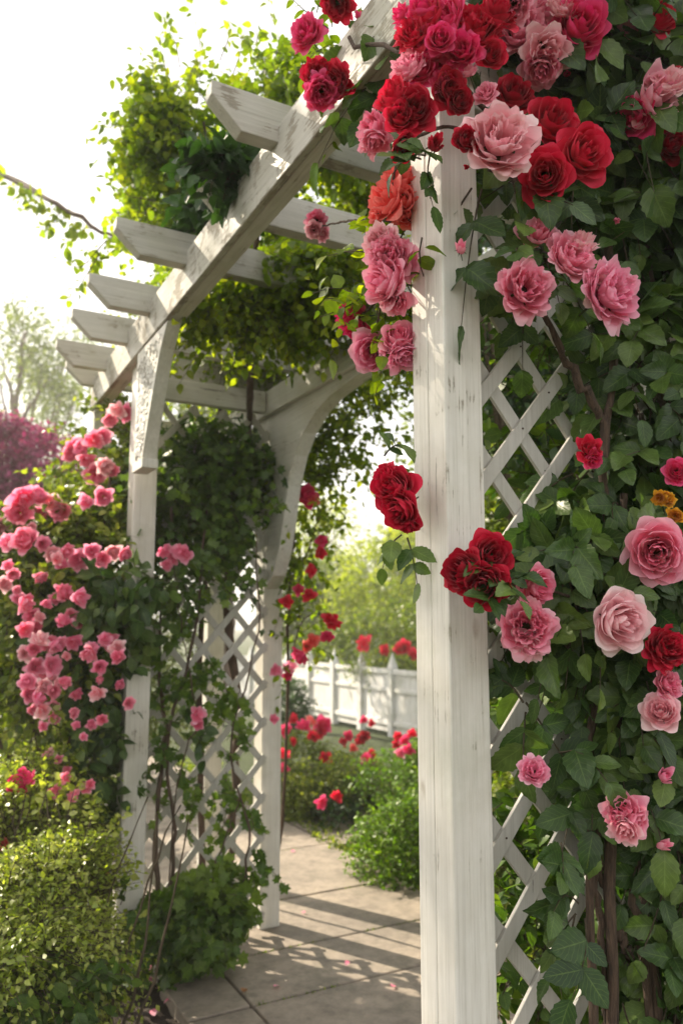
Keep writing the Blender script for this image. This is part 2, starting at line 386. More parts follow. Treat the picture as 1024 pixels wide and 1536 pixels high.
# ---------------------------------------------------------------- roses
def bloom_mesh(name, kind, seed, nu=9, nv=9):
    r = np.random.default_rng(seed)
    npet, ruf, wid = {'rose': (34, .022, 1.0), 'double': (58, .045, .72), 'bud': (13, .012, 1.0), 'open': (20, .05, .92), 'small': (17, .05, .85), 'pom': (34, .045, .85)}[kind]
    V, UV, RN, F = [], [], [], []; base = 0
    u = np.linspace(-1, 1, nu)[None, :]; v0 = np.linspace(0, 1, nv)[:, None]
    off = r.uniform(0, 6.28)
    for k in range(npet):
        q = k / (npet - 1)
        th = off + k * 2.39996 + r.normal(0, .22)
        v = v0 * (1 - .16 * np.abs(u) ** 2.4 - .05 * (1 - np.exp(-(u * 2.2) ** 2)) * (.4 + q)) * r.uniform(.93, 1.05)
        hw = (1.25 - .50 * q) * wid * r.uniform(.9, 1.12)
        if kind == 'bud':
            R_ = .10 + .30 * q; zt = .62 - .10 * q + r.normal(0, .03); zb = -.55; roll = .02 + .10 * q; close = .35 * (1 - .5 * q)
        elif kind in ('rose', 'open', 'small'):
            R_ = .07 + .66 * q ** .85 + r.normal(0, .02); zt = (.40 - .52 * q ** 2.2) + r.normal(0, .03); zb = -.42; roll = .02 + .16 * q ** 1.6; close = .12 * (1 - q)
        else:
            R_ = .10 + .62 * q ** .75 + r.normal(0, .05); zt = (.36 - .50 * q ** 2.4) + r.normal(0, .05); zb = -.42; roll = .05 + .15 * q ** 1.3; close = 0
        # centre line: out along the base then up to the rim (quadratic curve), rim rolled outwards
        b0 = np.array([.04, zb]); b1 = np.array([R_ * 1.15 + .03, zb + .10 + .05 * q]); b2 = np.array([R_ * (1 - close), zt])
        rho = (1 - v) ** 2 * b0[0] + 2 * v * (1 - v) * b1[0] + v ** 2 * b2[0]
        z = (1 - v) ** 2 * b0[1] + 2 * v * (1 - v) * b1[1] + v ** 2 * b2[1]
        rl = np.clip((v - .62) / .38, 0, 1.3) ** 2
        rho = rho + roll * rl; z = z - roll * .55 * rl * (.5 + q)
        fan = np.where(v0 < .45, .40 + .60 * np.sin(v0 / .45 * np.pi / 2), np.sqrt(np.clip(1 - .62 * ((v0 - .45) / .55) ** 2.6, .05, 1)))
        az = th + u * hw * fan
        a1, a2 = r.uniform(0, 6.28, 2)
        rip = (np.sin(u * r.uniform(2, 4) + a1) + .6 * np.sin(u * r.uniform(6, 9) + a2)) * ruf * v0 ** 2.2
        # shallow cup across the petal: middle bows outward, edges tuck in
        rho = np.maximum(rho * (1 - .09 * u ** 2 * q) + rip, .012); z = z + rip * .8 * (.3 + q) + .04 * u ** 2 * v0
        # crease at the middle of the rim of outer petals gives their slight point
        X, Y = rho * np.cos(az), rho * np.sin(az)
        tx, ty = r.normal(0, .04 + .05 * q, 2)
        z = z + X * tx + Y * ty
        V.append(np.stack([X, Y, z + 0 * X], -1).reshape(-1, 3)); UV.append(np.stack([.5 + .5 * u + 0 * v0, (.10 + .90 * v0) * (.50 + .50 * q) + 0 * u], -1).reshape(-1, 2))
        RN.append(np.full(nu * nv, r.uniform(0, 1)))
        i = np.arange(nv - 1)[:, None] * nu; j = np.arange(nu - 1)[None]
        F.append(np.stack([i + j, i + j + 1, i + nu + j + 1, i + nu + j], -1).reshape(-1, 4) + base); base += nu * nv
    V = np.vstack(V); mx = np.percentile(np.linalg.norm(V[:, :2], axis=1), 93)
    if kind == 'bud': mx = max(mx, .62)
    V /= mx
    o = np_mesh(name, V, np.vstack(F), None, None, np.vstack(UV), np.concatenate(RN))
    me = o.data; bpy.data.objects.remove(o); return me, V[:, 2].min()
def calyx_mesh():
    zb = -.42
    V, F = tubes([np.array([(0, 0, zb + .12), (0, 0, zb + .02), (0, 0, zb - .12), (0, 0, zb - .2), (.03, 0, zb - .8), (.15, .05, zb - 1.6)])], [np.array([.02, .16, .13, .05, .045, .04])], 7)
    Vs, Fs = [V], [F]; b = len(V)
    for k in range(5):
        a = k * 1.2566; d = np.array([math.cos(a), math.sin(a), 0]); s = np.array([-d[1], d[0], 0])
        p = [np.array([0, 0, zb]) + d * .12 - s * .08, np.array([0, 0, zb]) + d * .12 + s * .08, np.array([0, 0, zb + .02]) + d * .42 + s * .07, np.array([0, 0, zb + .02]) + d * .42 - s * .07]
        tip = np.array([0, 0, zb - .10]) + d * .75
        Vs.append(np.array(p + [tip, tip + s * .01])); Fs.append(np.array([(0, 1, 2, 3), (3, 2, 5, 4)]) + b); b += 6
    o = np_mesh('flower_stem', np.vstack(Vs), np.vstack(Fs), M['stem']); me = o.data; bpy.data.objects.remove(o); return me
BL = {k: [bloom_mesh('rose_bloom', k, 10 * i + s)[0] for s in range(3)] for i, k in enumerate(('rose', 'double', 'bud', 'open'))}
BL['small'] = [bloom_mesh('rose_bloom', 'small', 80 + s, 6, 6)[0] for s in range(3)]
BL['pom'] = [bloom_mesh('rose_bloom', 'pom', 90 + s, 5, 5)[0] for s in range(3)]
CALYX = calyx_mesh()
_cache = {}
def bloom(parent, px, py, rpx, d, kind, col, face=None, label=None, name='rose_bloom', jit=.25, cal=True):
    key = (kind, col, random.randrange(3))
    if key not in _cache:
        me = BL[kind][key[2]].copy(); me.materials.append(M[col]); _cache[key] = me
    c = P(px, py, d); rad = rpx * d / FPX
    if kind == 'bud': rad *= .95
    tocam = unit(np.array([0, 0, EYE]) - c)
    f = tocam if face is None else unit(RGT * face[0] + UP * face[1] - FWD * face[2])
    f = unit(f + rng.normal(0, jit, 3))
    q = Vector(f).to_track_quat('Z', 'Y').to_matrix().to_4x4() @ Matrix.Rotation(random.uniform(0, 6.28), 4, 'Z')
    sx = rad * random.uniform(.93, 1.07)
    mw = Matrix.Translation(Vector(c)) @ q @ Matrix.Diagonal((sx, rad, rad * random.uniform(.9, 1.1), 1))
    o = bpy.data.objects.new(name, _cache[key]); COL.objects.link(o)
    o.parent = parent; o.matrix_parent_inverse = Matrix.Translation(-parent.location); o.matrix_basis = mw
    if label: o['label'] = label
    if cal:
        s = bpy.data.objects.new('flower_stem', CALYX); COL.objects.link(s); s.parent = o
    return o
def tube_obj(name, parent, paths, radii, mat, sides=7):
    V, F = tubes(paths, radii, sides); return np_mesh(name, V, F, mat, parent)
def ground_pt(px, py):
    lo, hi = .5, 200.
    for _ in range(60):
        mid = (lo + hi) / 2
        if P(px, py, mid)[2] > 0: lo = mid
        else: hi = mid
    return P(px, py, lo)

# ================================================================ SETTING
def struct(o, kind='structure'): o['kind'] = kind; return o
def grid_mesh(name, x0, x1, y0, y1, n, amp, mat, z=0.0, freq=1.5):
    xs = np.linspace(x0, x1, n); ys = np.linspace(y0, y1, n)
    X, Y = np.meshgrid(xs, ys); p = np.stack([X.ravel(), Y.ravel(), np.zeros(n * n)], 1)
    p[:, 2] = z + amp * clump(p, freq)
    i = np.arange(n - 1)[:, None] * n; j = np.arange(n - 1)[None]
    F = np.stack([i + j, i + j + 1, i + n + j + 1, i + n + j], -1).reshape(-1, 4)
    return np_mesh(name, p, F, mat)
def soil_mat(name, a, b, c3):
    m, nt, out = new_mat(name); tc = N(nt, 'ShaderNodeTexCoord')
    n1 = noise(nt, 3.0, tc.outputs['Object'], 8.0, .65); n2 = noise(nt, 60.0, tc.outputs['Object'], 5.0, .7)
    c = mixc(nt, ramp(nt, n1, [(.4, g(0)), (.6, g(1))]).outputs[0], ramp(nt, n2, [(.3, a), (.7, b)]).outputs[0], c3)
    pb = N(nt, 'ShaderNodeBsdfPrincipled'); pb.inputs['Roughness'].default_value = .95; nt.links.new(c, pb.inputs['Base Color'])
    bp = N(nt, 'ShaderNodeBump'); bp.inputs['Strength'].default_value = 1; bp.inputs['Distance'].default_value = .02
    nt.links.new(n2, bp.inputs['Height']); nt.links.new(bp.outputs[0], pb.inputs['Normal']); nt.links.new(pb.outputs[0], out.inputs[0]); return m
M['ground'] = soil_mat('garden_ground', (.03, .04, .015), (.07, .09, .03), (.05, .075, .02))
M['soil'] = soil_mat('mulch_soil', (.018, .012, .008), (.06, .04, .028), (.035, .024, .017))
gm = np_mesh('ground', np.array([(-150, -60, -.03), (150, -60, -.03), (150, 220, -.03), (-150, 220, -.03)]), np.array([(0, 1, 2, 3)]), M['ground'], smooth=False)
struct(gm)
sb = grid_mesh('flower_bed', -2.5, 1.015, .2, 6.5, 160, .012, M['soil'], .0, 14); struct(sb)

# ---- path of concrete slabs
def concrete():
    m, nt, out = new_mat('concrete_slab'); tc = N(nt, 'ShaderNodeTexCoord'); V = tc.outputs['Object']
    n1 = noise(nt, 1.6, V, 6.0, .6); n2 = noise(nt, 14.0, V, 8.0, .7); n3 = noise(nt, 260.0, V, 3.0, .7)
    c = mixc(nt, ramp(nt, n1, [(.35, g(0)), (.65, g(1))]).outputs[0], (.235, .20, .165), (.355, .295, .235))
    c = mixc(nt, ramp(nt, n2, [(.42, g(0)), (.70, g(.85))]).outputs[0], c, (.135, .115, .095))
    n4 = noise(nt, 4.2, V, 7.0, .7)
    c = mixc(nt, ramp(nt, n4, [(.55, g(0)), (.68, g(.6))]).outputs[0], c, (.11, .105, .075))
    c = mixc(nt, ramp(nt, n3, [(.60, g(0)), (.70, g(.5))]).outputs[0], c, (.12, .10, .09))
    pb = N(nt, 'ShaderNodeBsdfPrincipled'); pb.inputs['Roughness'].default_value = .75; nt.links.new(c, pb.inputs['Base Color'])
    bp = N(nt, 'ShaderNodeBump'); bp.inputs['Strength'].default_value = .5; bp.inputs['Distance'].default_value = .004
    nt.links.new(mathn(nt, 'ADD', n2, mathn(nt, 'MULTIPLY', n3, .4)), bp.inputs['Height']); nt.links.new(bp.outputs[0], pb.inputs['Normal'])
    nt.links.new(pb.outputs[0], out.inputs[0]); return m
M['conc'] = concrete(); M['joint'] = soil_mat('joint_dirt', (.02, .018, .013), (.05, .045, .03), (.03, .03, .02))
bm = bmesh.new()
ys = [-1.4, -.55, .35, 1.2, 2.05, 2.93, 3.36, 3.93, 4.75, 5.6, 6.5, 7.4, 8.4, 9.5, 10.8]
gj = .006
for a, b in zip(ys[:-1], ys[1:]):
    box(bm, 1.235, 2.50, a + gj, b - gj, -.06, .042 + random.uniform(-.002, .002), .006)
for a, b in ((-1.4, .35), (.35, 2.93)): box(bm, .985, 1.225, a + gj, b - gj, -.06, .040, .006)
prism(bm, [(.985, 2.94), (1.225, 2.94), (1.225, 4.6), (1.09, 4.6), (1.04, 3.4), (.985, 3.28)], 2, -.06, .041, .005)
box(bm, 1.09, 1.225, 4.62, 7.0, -.06, .041, .005)
path = bobj('garden_path', bm, M['conc']); struct(path)
bm = bmesh.new(); box(bm, 1.0, 2.49, -1.38, 10.7, -.055, .022, 0); j = bobj('path_bedding', bm, M['joint']); struct(j)
# side slab leading off
bm = bmesh.new(); prism(bm, [(2.53, 4.7), (3.6, 4.9), (3.6, 5.5), (2.53, 5.4)], 2, -.06, .036, .006)
struct(bobj('side_path', bm, M['conc']))

# ================================================================ PERGOLA
pg = thing('pergola', (.89, 2.32, 0), 'weathered white timber pergola with rafters, arched braces and lattice sides over the path', 'pergola')
def part(name, mat, fn, parent=None):
    bm = bmesh.new(); fn(bm); return bobj(name, bm, mat, parent or pg)
ZP = 2.66; yf = 3.60
part('post', M['wz'], lambda b: (box(b, .837, .922, 1.141, 1.194, 0, ZP, .003), box(b, .8375, .9215, 1.1953, 1.246, 0, ZP, .003)))
for (x0, y0) in ((.84, 3.39), (.84, 4.30), (1.54, 1.15), (1.54, yf), (1.54, 4.40)):
    part('post', M['wz'], lambda b: box(b, x0, x0 + .10, y0, y0 + .10, .0 if x0 < 1 else .04, ZP - (.12 if x0 > 1 else .02), .004))
def fbeam(b):
    box(b, .800, .822, .80, 4.22, 2.565, 2.725, .004)
fb = part('beam', M['beam'], fbeam)
part('inner_board', M['wy'], lambda b: box(b, .826, .878, .80, 4.21, 2.572, 2.715, .003), fb)
part('beam', M['wy'], lambda b: box(b, 1.512, 1.538, .80, 4.46, 2.45, 2.572, .004))
archB = [(3.596, 2.49), (3.596, 1.60), (3.50, 1.66), (3.43, 1.78), (3.39, 1.90), (3.34, 2.07), (3.27, 2.20), (3.18, 2.29), (3.05, 2.36), (2.92, 2.395), (2.7, 2.42),
         (2.35, 2.43), (1.95, 2.42), (1.75, 2.395), (1.58, 2.35), (1.46, 2.29), (1.37, 2.19), (1.31, 2.03), (1.28, 1.88), (1.254, 1.64), (1.254, 2.49)]
part('arch_brace', M['wy'], lambda b: prism(b, archB, 0, 1.5405, 1.61, .003))
for yy in (3.52, 1.16, 4.31):
    part('tie_beam', M['wx'], lambda b: box(b, .945, 1.506, yy + .01, yy + .055, 2.46, 2.566, .004))
# rafters with chamfered tails
for k, (ry, xe) in enumerate(((.93, .62), (1.84, .612), (2.24, .71), (2.62, .552), (3.08, .555), (3.45, .56), (3.87, .565), (4.16, .66))):
    prof = [(xe, 2.800), (xe, 2.762), (xe + .085, 2.682), (1.70, 2.682), (1.78, 2.755), (1.78, 2.800)]
    part('rafter', M['raft'], lambda b: prism(b, prof, 1, ry - .024, ry + .024, .003))
def sag(o, y0=2.6, k=.03):
    for v in o.data.vertices: v.co.z += k * (y0 - v.co.y) if v.co.y < 3.4 else k * (y0 - 3.4)
for o in list(pg.children) + list(fb.children):
    if (o.name.startswith('beam') and o.data.vertices[0].co.x < 1) or o.name.startswith(('rafter', 'inner_board')): sag(o)
# lattice panels
def lattice(b, x0, x1, y, z0, z1, sgn=1):
    dx, dz, w, th = .148, .172, .0148, .008
    H = z1 - z0; Wd = x1 - x0; ux, uz = dx, dz; L = math.hypot(ux, uz); ux /= L; uz /= L
    for s in (1, -1):
        yo = y if s > 0 else y + th + .0005
        k = -30
        while k < 40:
            # line through (x0, z0+k*dz) direction (ux, s*uz)
            c = z0 + k * dz + (.05 if s > 0 else .02); k += 1
            t0, t1 = 0.0, Wd / ux
            zz0, zz1 = c, c + s * uz * t1
            lo, hi = sorted((zz0, zz1))
            if hi < z0 or lo > z1: continue
            def tz(z): return (z - c) / (s * uz)
            ta, tb = sorted((tz(z0), tz(z1)))
            a, e = max(t0, ta), min(t1, tb)
            if e - a < .05: continue
            A = Vector((x0 + ux * a, c + s * uz * a)); B = Vector((x0 + ux * e, c + s * uz * e))
            nrm = Vector((-s * uz, ux)).normalized() * w
            jy = random.uniform(-.0006, .0006)
            prism(b, [tuple(A + nrm), tuple(A - nrm), tuple(B - nrm), tuple(B + nrm)], 1, yo + jy, yo + th + jy, .0012)
part('lattice_panel', M['lat'], lambda b: lattice(b, .928, 1.538, 1.192, .06, 2.45))
part('lattice_panel', M['lat'], lambda b: lattice(b, .942, 1.538, 3.555, .08, 2.45))
def nails(b, x0, z0, z1, y):
    dx, dz = .148, .172
    for k in range(-12, 22):
        for m_ in range(-12, 22):
            X = ((m_ - k) * dz - .03) / (2 * dz / dx); z = z0 + k * dz + .05 + dz / dx * X
            if .03 < X < .57 and z0 + .03 < z < z1 - .03 and random.random() < .75:
                bmesh.ops.create_cone(b, cap_ends=True, segments=7, radius1=.0022, radius2=.0018, depth=.0016, matrix=Matrix.Translation((x0 + X + random.uniform(-.004, .004), y - .0008, z + random.uniform(-.004, .004))) @ Matrix.Rotation(R(90), 4, 'X'))
lps = [o for o in pg.children if o.name.startswith('lattice_panel')]
part('nail_heads', M['screw'], lambda b: nails(b, .928, .06, 2.45, 1.192), lps[0])
# knee bracket with pierced, crusted scrollwork
bk = [(3.27, 2.563), (3.27, 2.09), (3.14, 2.09), (3.11, 2.15), (3.05, 2.26), (2.98, 2.39), (2.92, 2.48), (2.84, 2.563)]
br = part('knee_bracket', M['wz'], lambda b: (prism(b, bk, 0, .806, .862, .003), box(b, .802, .868, 3.12, 3.28, 2.05, 2.087, .003)))
bm = bmesh.new(); r2 = random.Random(3)
for i in range(420):
    z = r2.uniform(2.10, 2.54)
    ymin = np.interp(z, [2.09, 2.26, 2.39, 2.48, 2.56], [3.15, 3.06, 2.99, 2.93, 2.86]); y = r2.uniform(ymin + .02, 3.25)
    s = r2.uniform(.004, .011)
    mt = Matrix.Translation((.805, y, z)) @ Matrix.Rotation(r2.uniform(0, 6), 4, 'X') @ Matrix.Diagonal((.5, 1, r2.uniform(.35, 1.3), 1))
    bmesh.ops.create_icosphere(bm, subdivisions=1, radius=s, matrix=mt)
o = bobj('carved_panel', bm, wood_mat('crusted_paint', 2, .7, (.78, .77, .74)), br)
# screw heads
# ================================================================ FENCE
fx = 5.65
fe = thing('picket_fence', (fx, 10, 0), 'white wooden garden fence with pointed posts and solid panels beyond the path', 'fence')
yy = 4.16; post_y = []
while yy < 17: post_y.append(yy); yy += .80
for y in post_y:
    def pk(b, y=y):
        box(b, fx - .05, fx + .05, y - .05, y + .05, 0, .87, .004)
        v = [b.verts.new((fx + sx * .05, y + sy * .05, .873)) for sx, sy in ((-1,-1),(1,-1),(1,1),(-1,1))]; t = b.verts.new((fx, y, 1.07))
        for i in range(4): b.faces.new((v[i], v[(i+1)%4], t))
        b.faces.new(v[::-1])
    part('post', M['fence'], pk, fe)
def boards(b):
    y = post_y[0]
    while y < post_y[-1]:
        if all(abs(y + .06 - p) > .03 for p in post_y): box(b, fx + .0, fx + .018, y, y + .117, .05, .82, .002)
        y += .122
part('boards', M['fence'], boards, fe)
part('rail', M['fence'], lambda b: box(b, fx - .03, fx - .004, post_y[0], post_y[-1], .79, .855, .004), fe)
part('rail', M['fence'], lambda b: box(b, fx - .025, fx - .004, post_y[0], post_y[-1], .56, .61, .004), fe)
part('rail', M['fence'], lambda b: box(b, fx - .03, fx - .004, post_y[0], post_y[-1], .14, .20, .004), fe)

# ================================================================ VINES ON THE PERGOLA
vine = thing('climbing_vine', (1.35, 3.62, 0), 'bright green leafy vine spreading over the pergola roof against the sky', 'vine')
foliage(vine, [(315,215,3.5,88,75,.45),(430,190,3.3,95,62,.4),(270,290,3.8,70,80,.5),(490,260,3.5,110,90,.35),(238,200,3.5,25,50,.3,.6)], 1700, .20, 8, .044, M['vine_leaf'], T_MID, gap=-.15, gscale=4, shell=.4, nbias=(0,.1,.6))
foliage(vine, [(420,440,4.0,180,110,.5),(560,430,4.0,110,140,.4),(330,500,4.2,120,80,.4),(210,400,4.6,50,40,.4,.7),(470,540,4.6,60,35,.3,.6)], 3000, .24, 9, .040, M['vine_leaf'], T_SMALL, gap=-.5, gscale=3.5, shell=.3, name='shaded_foliage', stem='inner_twigs')
foliage(vine, [(400,450,3.05,90,50,.16),(310,490,3.15,38,35,.1),(485,425,2.95,50,36,.14),(575,365,2.8,35,22,.12,.5),(330,420,3.2,50,40,.1)], 1000, .17, 8, .04, M['vine_leaf'], T_MID, name='hanging_foliage', stem='roof_twigs', gap=-.7, gscale=5, shell=.2)
foliage(vine, [(335,250,2.22,30,22,.04,1.3),(318,270,2.50,34,34,.05),(290,335,2.75,14,26,.04),(355,235,2.4,18,14,.03,.7)], 150, .09, 6, .058, M['dark_leaf'], T_BIG, name='large_foliage', stem='hanging_twigs', out=.4)
# sprays that reach out over the sky
def spray(parent, pts, d, n, size, mat, T=T_MID, r=.003, name='shoot'):
    c = curve_pts([P(x, y, d + k * .05) for k, (x, y) in enumerate(pts)], 24)
    tube_obj(name, parent, [c], [np.linspace(r, r * .3, len(c))], M['twig'], 5)
    t = rng.uniform(.08, 1, n); idx = t * (len(c) - 1); i = np.minimum(idx.astype(int), len(c) - 2)
    q = c[i] + (c[i + 1] - c[i]) * (idx - i)[:, None]; tan = unit(c[i + 1] - c[i])
    side = unit(np.cross(tan, rng.normal(0, 1, (n, 3)))); d_ = unit(side + tan * .5 + np.array([0, 0, -.35]))
    build_leaves('shoot_leaves', T, q + d_ * rng.uniform(0, .5, (n, 1)) * size, d_, unit(rng.normal(0, .8, (n, 3)) + np.array([0, 0, .3]) - FWD * .5), size * rng.uniform(.6, 1.2, n), np.clip(rng.normal(.7, .2, n), 0, 1), mat, parent)
for pts, n in (([(262,190),(245,130),(228,90),(205,75)],16),([(300,120),(300,70),(290,20),(283,-10)],18),([(350,110),(362,70),(360,35)],12),([(400,110),(418,60),(405,20),(400,-10)],16),
               ([(235,260),(205,270),(200,310)],12),([(225,230),(222,200),(220,170)],10),([(160,360),(120,400),(95,385)],12),([(190,345),(165,380),(110,400)],24),([(230,300),(190,290),(185,250)],16),([(250,110),(240,60),(255,20)],14),([(380,100),(385,50),(372,10)],12),([(150,380),(125,420),(105,450)],18),([(215,190),(196,215),(190,260)],12),([(270,100),(262,60),(248,40)],10),
               ([(330,90),(345,40),(320,0)],10)):
    spray(vine, pts, 3.4, n, .05, M['vine_leaf'])
tube_obj('trunk', vine, [curve_pts([(1.38, 3.66, 0), (1.42, 3.60, .8), (1.36, 3.62, 1.6), (1.44, 3.58, 2.4), (1.3, 3.3, 2.8)], 24, .006), curve_pts([(1.30, 3.68, 0), (1.24, 3.64, 1.2), (1.3, 3.62, 2.5)], 18, .006),
                         curve_pts([(1.44, 3.58, 2.4), (1.2, 3.0, 2.8), (1.0, 2.4, 2.85), (.9, 1.9, 2.9)], 18, .008), curve_pts([(1.3, 3.3, 2.8), (1.2, 3.4, 3.3), (1.0, 3.1, 3.6)], 12, .008)],
         [np.linspace(.025, .014, 24), np.linspace(.018, .01, 18), np.linspace(.014, .006, 18), np.linspace(.012, .005, 12)], M['bark'], 8)

ivy = thing('ivy', (1.2, 3.55, 0), 'dark ivy climbing the far lattice side between the two left posts', 'ivy')
foliage(ivy, [(290,715,3.70,62,60,.08),(330,740,3.70,30,100,.08),(270,780,3.6,50,80,.08),(345,660,3.70,25,20,.05)], 380, .18, 7, .052, M['ivy_leaf'], T_IVY, gap=-.8, gscale=5, shell=.2, nbias=(-.4,-.9,.4), out=.4, up=0)
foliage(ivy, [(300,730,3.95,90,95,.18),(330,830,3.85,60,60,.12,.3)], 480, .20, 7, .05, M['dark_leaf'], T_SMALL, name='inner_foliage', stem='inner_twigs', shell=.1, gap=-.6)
foliage(ivy, [(300,970,3.52,75,60,.05,1),(345,1010,3.5,45,40,.06,1.2),(290,870,3.5,50,30,.05,1.2),(255,1110,3.5,30,90,.05,.6),(330,1150,3.55,50,90,.06,.6),(392,930,3.5,12,40,.04,.7),(405,800,3.48,10,40,.03,.7),(370,1270,3.5,15,40,.05,1)], 85, .12, 7, .05, M['ivy_leaf'], T_IVY, name='loose_foliage', stem='loose_twigs', nbias=(-.4,-.9,.3), up=.1, gap=-.5)
tube_obj('trunk', ivy, [curve_pts([P(240,1400,3.5),P(232,1240,3.5),P(246,1100,3.52),P(238,950,3.52),P(260,760,3.52)], 24, .006), curve_pts([P(255,1400,3.55),P(262,1250,3.52),P(250,1120,3.5),P(290,960,3.52),P(310,760,3.55)], 24, .006),
                        curve_pts([P(352,1380,3.45),P(372,1250,3.48),P(345,1120,3.5),P(385,960,3.45),P(382,800,3.42)], 24, .005), curve_pts([P(300,1390,3.5),P(330,1280,3.5),P(362,1190,3.5)], 14, .005)],
         [np.linspace(.012, .006, 24), np.linspace(.009, .005, 24), np.linspace(.006, .003, 24), np.linspace(.005, .003, 14)], M['bark'], 7)
gi = thing('ivy_bush', (1.1, 3.3, 0), 'low bush of dark maple shaped leaves at the foot of the far lattice', 'bush')
foliage(gi, [(285,1385,3.42,58,32,.10),(240,1400,3.35,20,25,.08,.5),(325,1345,3.45,28,30,.08,.7)], 230, .10, 7, .062, M['ivy_leaf'], T_IVY, shell=.6, nbias=(-.2,-.7,.7), up=.2)

# ================================================================ PINK ROSES AROUND THE LEFT POSTS
lr = thing('climbing_rose', (.55, 3.7, 0), 'tall pink climbing rose bush full of small blooms around the left pergola post', 'rose bush', 'climbing roses on the pergola')
foliage(lr, [(60,900,3.7,75,150,.35),(120,860,3.6,70,110,.25),(140,750,4.0,55,45,.2),(165,650,4.1,32,60,.15,.8),(190,720,3.95,25,90,.1,.5),(90,1030,3.55,60,90,.22),(30,860,3.9,60,50,.3)], 2000, .20, 8, .040, M['bush_leaf'], T_MID, gap=-.9, gscale=4, shell=.5)
foliage(lr, [(150,925,3.34,60,45,.08),(190,880,3.2,30,18,.04,.6),(150,1040,3.42,22,80,.08),(145,1160,3.44,22,90,.08,.8)], 250, .12, 6, .07, M['rose_leaf'], T_MID, name='large_foliage', stem='large_twigs', nbias=(-.3,-.6,.6), up=-.05)
tube_obj('cane', lr, [curve_pts([(x, y, 0), (x + .05, y, .7), (x + dx, y + .05, 1.4), (x + dx * 1.5, y + .1, 2.1)], 20, .006) for x, y, dx in ((.62,3.75,.1),(.55,3.65,-.15),(.70,3.5,.05),(.45,3.8,-.3))], [np.linspace(.014, .006, 20)] * 4, M['cane'], 7)
LPINK = [(35,748,22),(58,742,18),(28,768,18),(75,752,20),(88,766,16),(60,770,15),(10,812,20),(35,808,20),(0,790,14),(140,660,18),(152,655,14),(120,672,16),(130,690,15),(158,700,17),(142,712,16),(128,752,17),(155,745,18),(168,705,12),(175,615,17),(165,630,14),(188,620,14),(112,668,15),(105,680,13),
 (80,832,16),(100,828,18),(115,838,16),(138,826,17),(155,838,16),(170,830,13),(188,832,12),(92,845,14),(65,815,12),(62,867,13),(85,838,14),(98,888,15),(83,897,12),(121,897,14),(20,862,12),(8,875,12),(42,905,17),(30,898,12),(48,925,14),(38,945,13),(60,925,10),(55,940,12),(95,930,16),(118,930,13),(107,922,12),(60,958,14),(75,965,14),(88,968,15),(110,964,15),(50,975,13),(38,980,12),
 (133,982,15),(138,972,12),(150,1001,13),(165,962,14),(175,972,13),(176,985,12),(158,958,12),(180,1028,11),(194,1055,9.5),(145,1041,12),(152,1080,10),(138,1087,10),(115,1042,9),(98,1022,11),(87,1024,9),(70,1010,16),(80,998,14),(55,1000,15),(52,1020,16),(68,1030,16),(82,1038,14),(60,1048,15),(45,1042,14),(80,1060,12),(65,1068,12),(52,1065,12),(40,1022,13),(115,1088,9),(112,1070,8),(72,1132,9),(100,1155,9),(88,1140,7),(80,1078,9)]
LPINK += [(22,778,11),(48,790,9),(150,845,9),(12,848,10),(70,905,10),(25,885,9),(100,985,9),(150,1020,8),(125,1105,8),(65,1090,9)]
for i, (x, y, r_) in enumerate(LPINK[:99]):
    bloom(lr, x, y, r_ * random.uniform(.66, .98), 3.10 + (.5 if y < 720 else .25 if y < 800 else 0) + random.uniform(-.08, .12) - (.1 if x > 120 else 0), 'pom' if i % 3 else 'small', ('bright','bright','pink','pale','pink')[i % 5], jit=.45, cal=False)
lp = thing('climbing_rose', (1.02, 3.42, 0), 'sparse pink rose with a few blooms on the far lattice beside the left post', 'rose bush', 'climbing roses on the pergola')
for x, y, r_ in ((247,827,11),(259,838,9),(250,848,9),(276,830,13),(268,826,11),(297,1072,12),(296,1086,9)):
    bloom(lp, x, y, r_, 3.28 + random.uniform(-.02, .02), 'small', 'bright', jit=.3, cal=False)
tube_obj('cane', lp, [curve_pts([(1.02, 3.42, 0), P(270,1150,3.38), P(296,1085,3.34), P(275,960,3.38), P(262,848,3.33)], 24, .004)], [np.linspace(.0035, .002, 24)], M['cane'], 6)
foliage(lp, [(262,860,3.33,30,22,.03),(290,1100,3.36,22,25,.03)], 14, .10, 6, .05, M['rose_leaf'], T_MID)

# ================================================================ SUNLIT SHRUB LOWER LEFT
sh = thing('flowering_shrub', (.42, 2.75, 0), 'sunlit airy shrub with tiny leaves and a few pink flowers in the lower left corner', 'shrub')
foliage(sh, [(35,1310,2.9,85,105,.30),(85,1390,2.75,60,105,.25),(15,1440,2.5,70,100,.25),(150,1330,3.05,12,50,.08,.9),(60,1200,3.1,55,40,.2,.9),(140,1440,2.75,20,60,.1,.7)], 4300, .17, 9, .022, M['shrub_leaf'], T_SMALL, gap=-.35, gscale=5, shell=.5, up=.6)
foliage(sh, [(120,1500,2.45,40,35,.08),(40,1510,2.4,60,40,.12),(180,1390,2.85,8,40,.04,.5)], 110, .12, 6, .05, M['ivy_leaf'], T_MID, name='large_foliage', stem='large_twigs')
tube_obj('stems', sh, [curve_pts([(.42 + .2 * math.sin(k), 2.75 + .2 * math.cos(k * 2), 0), (.42 + .32 * math.sin(k), 2.75 + .3 * math.cos(k * 2), .45), (.42 + .42 * math.sin(k + .3), 2.75 + .35 * math.cos(k * 2), .85)], 12, .004) for k in range(12)], [np.linspace(.006, .0025, 12)] * 12, M['twig'], 5)
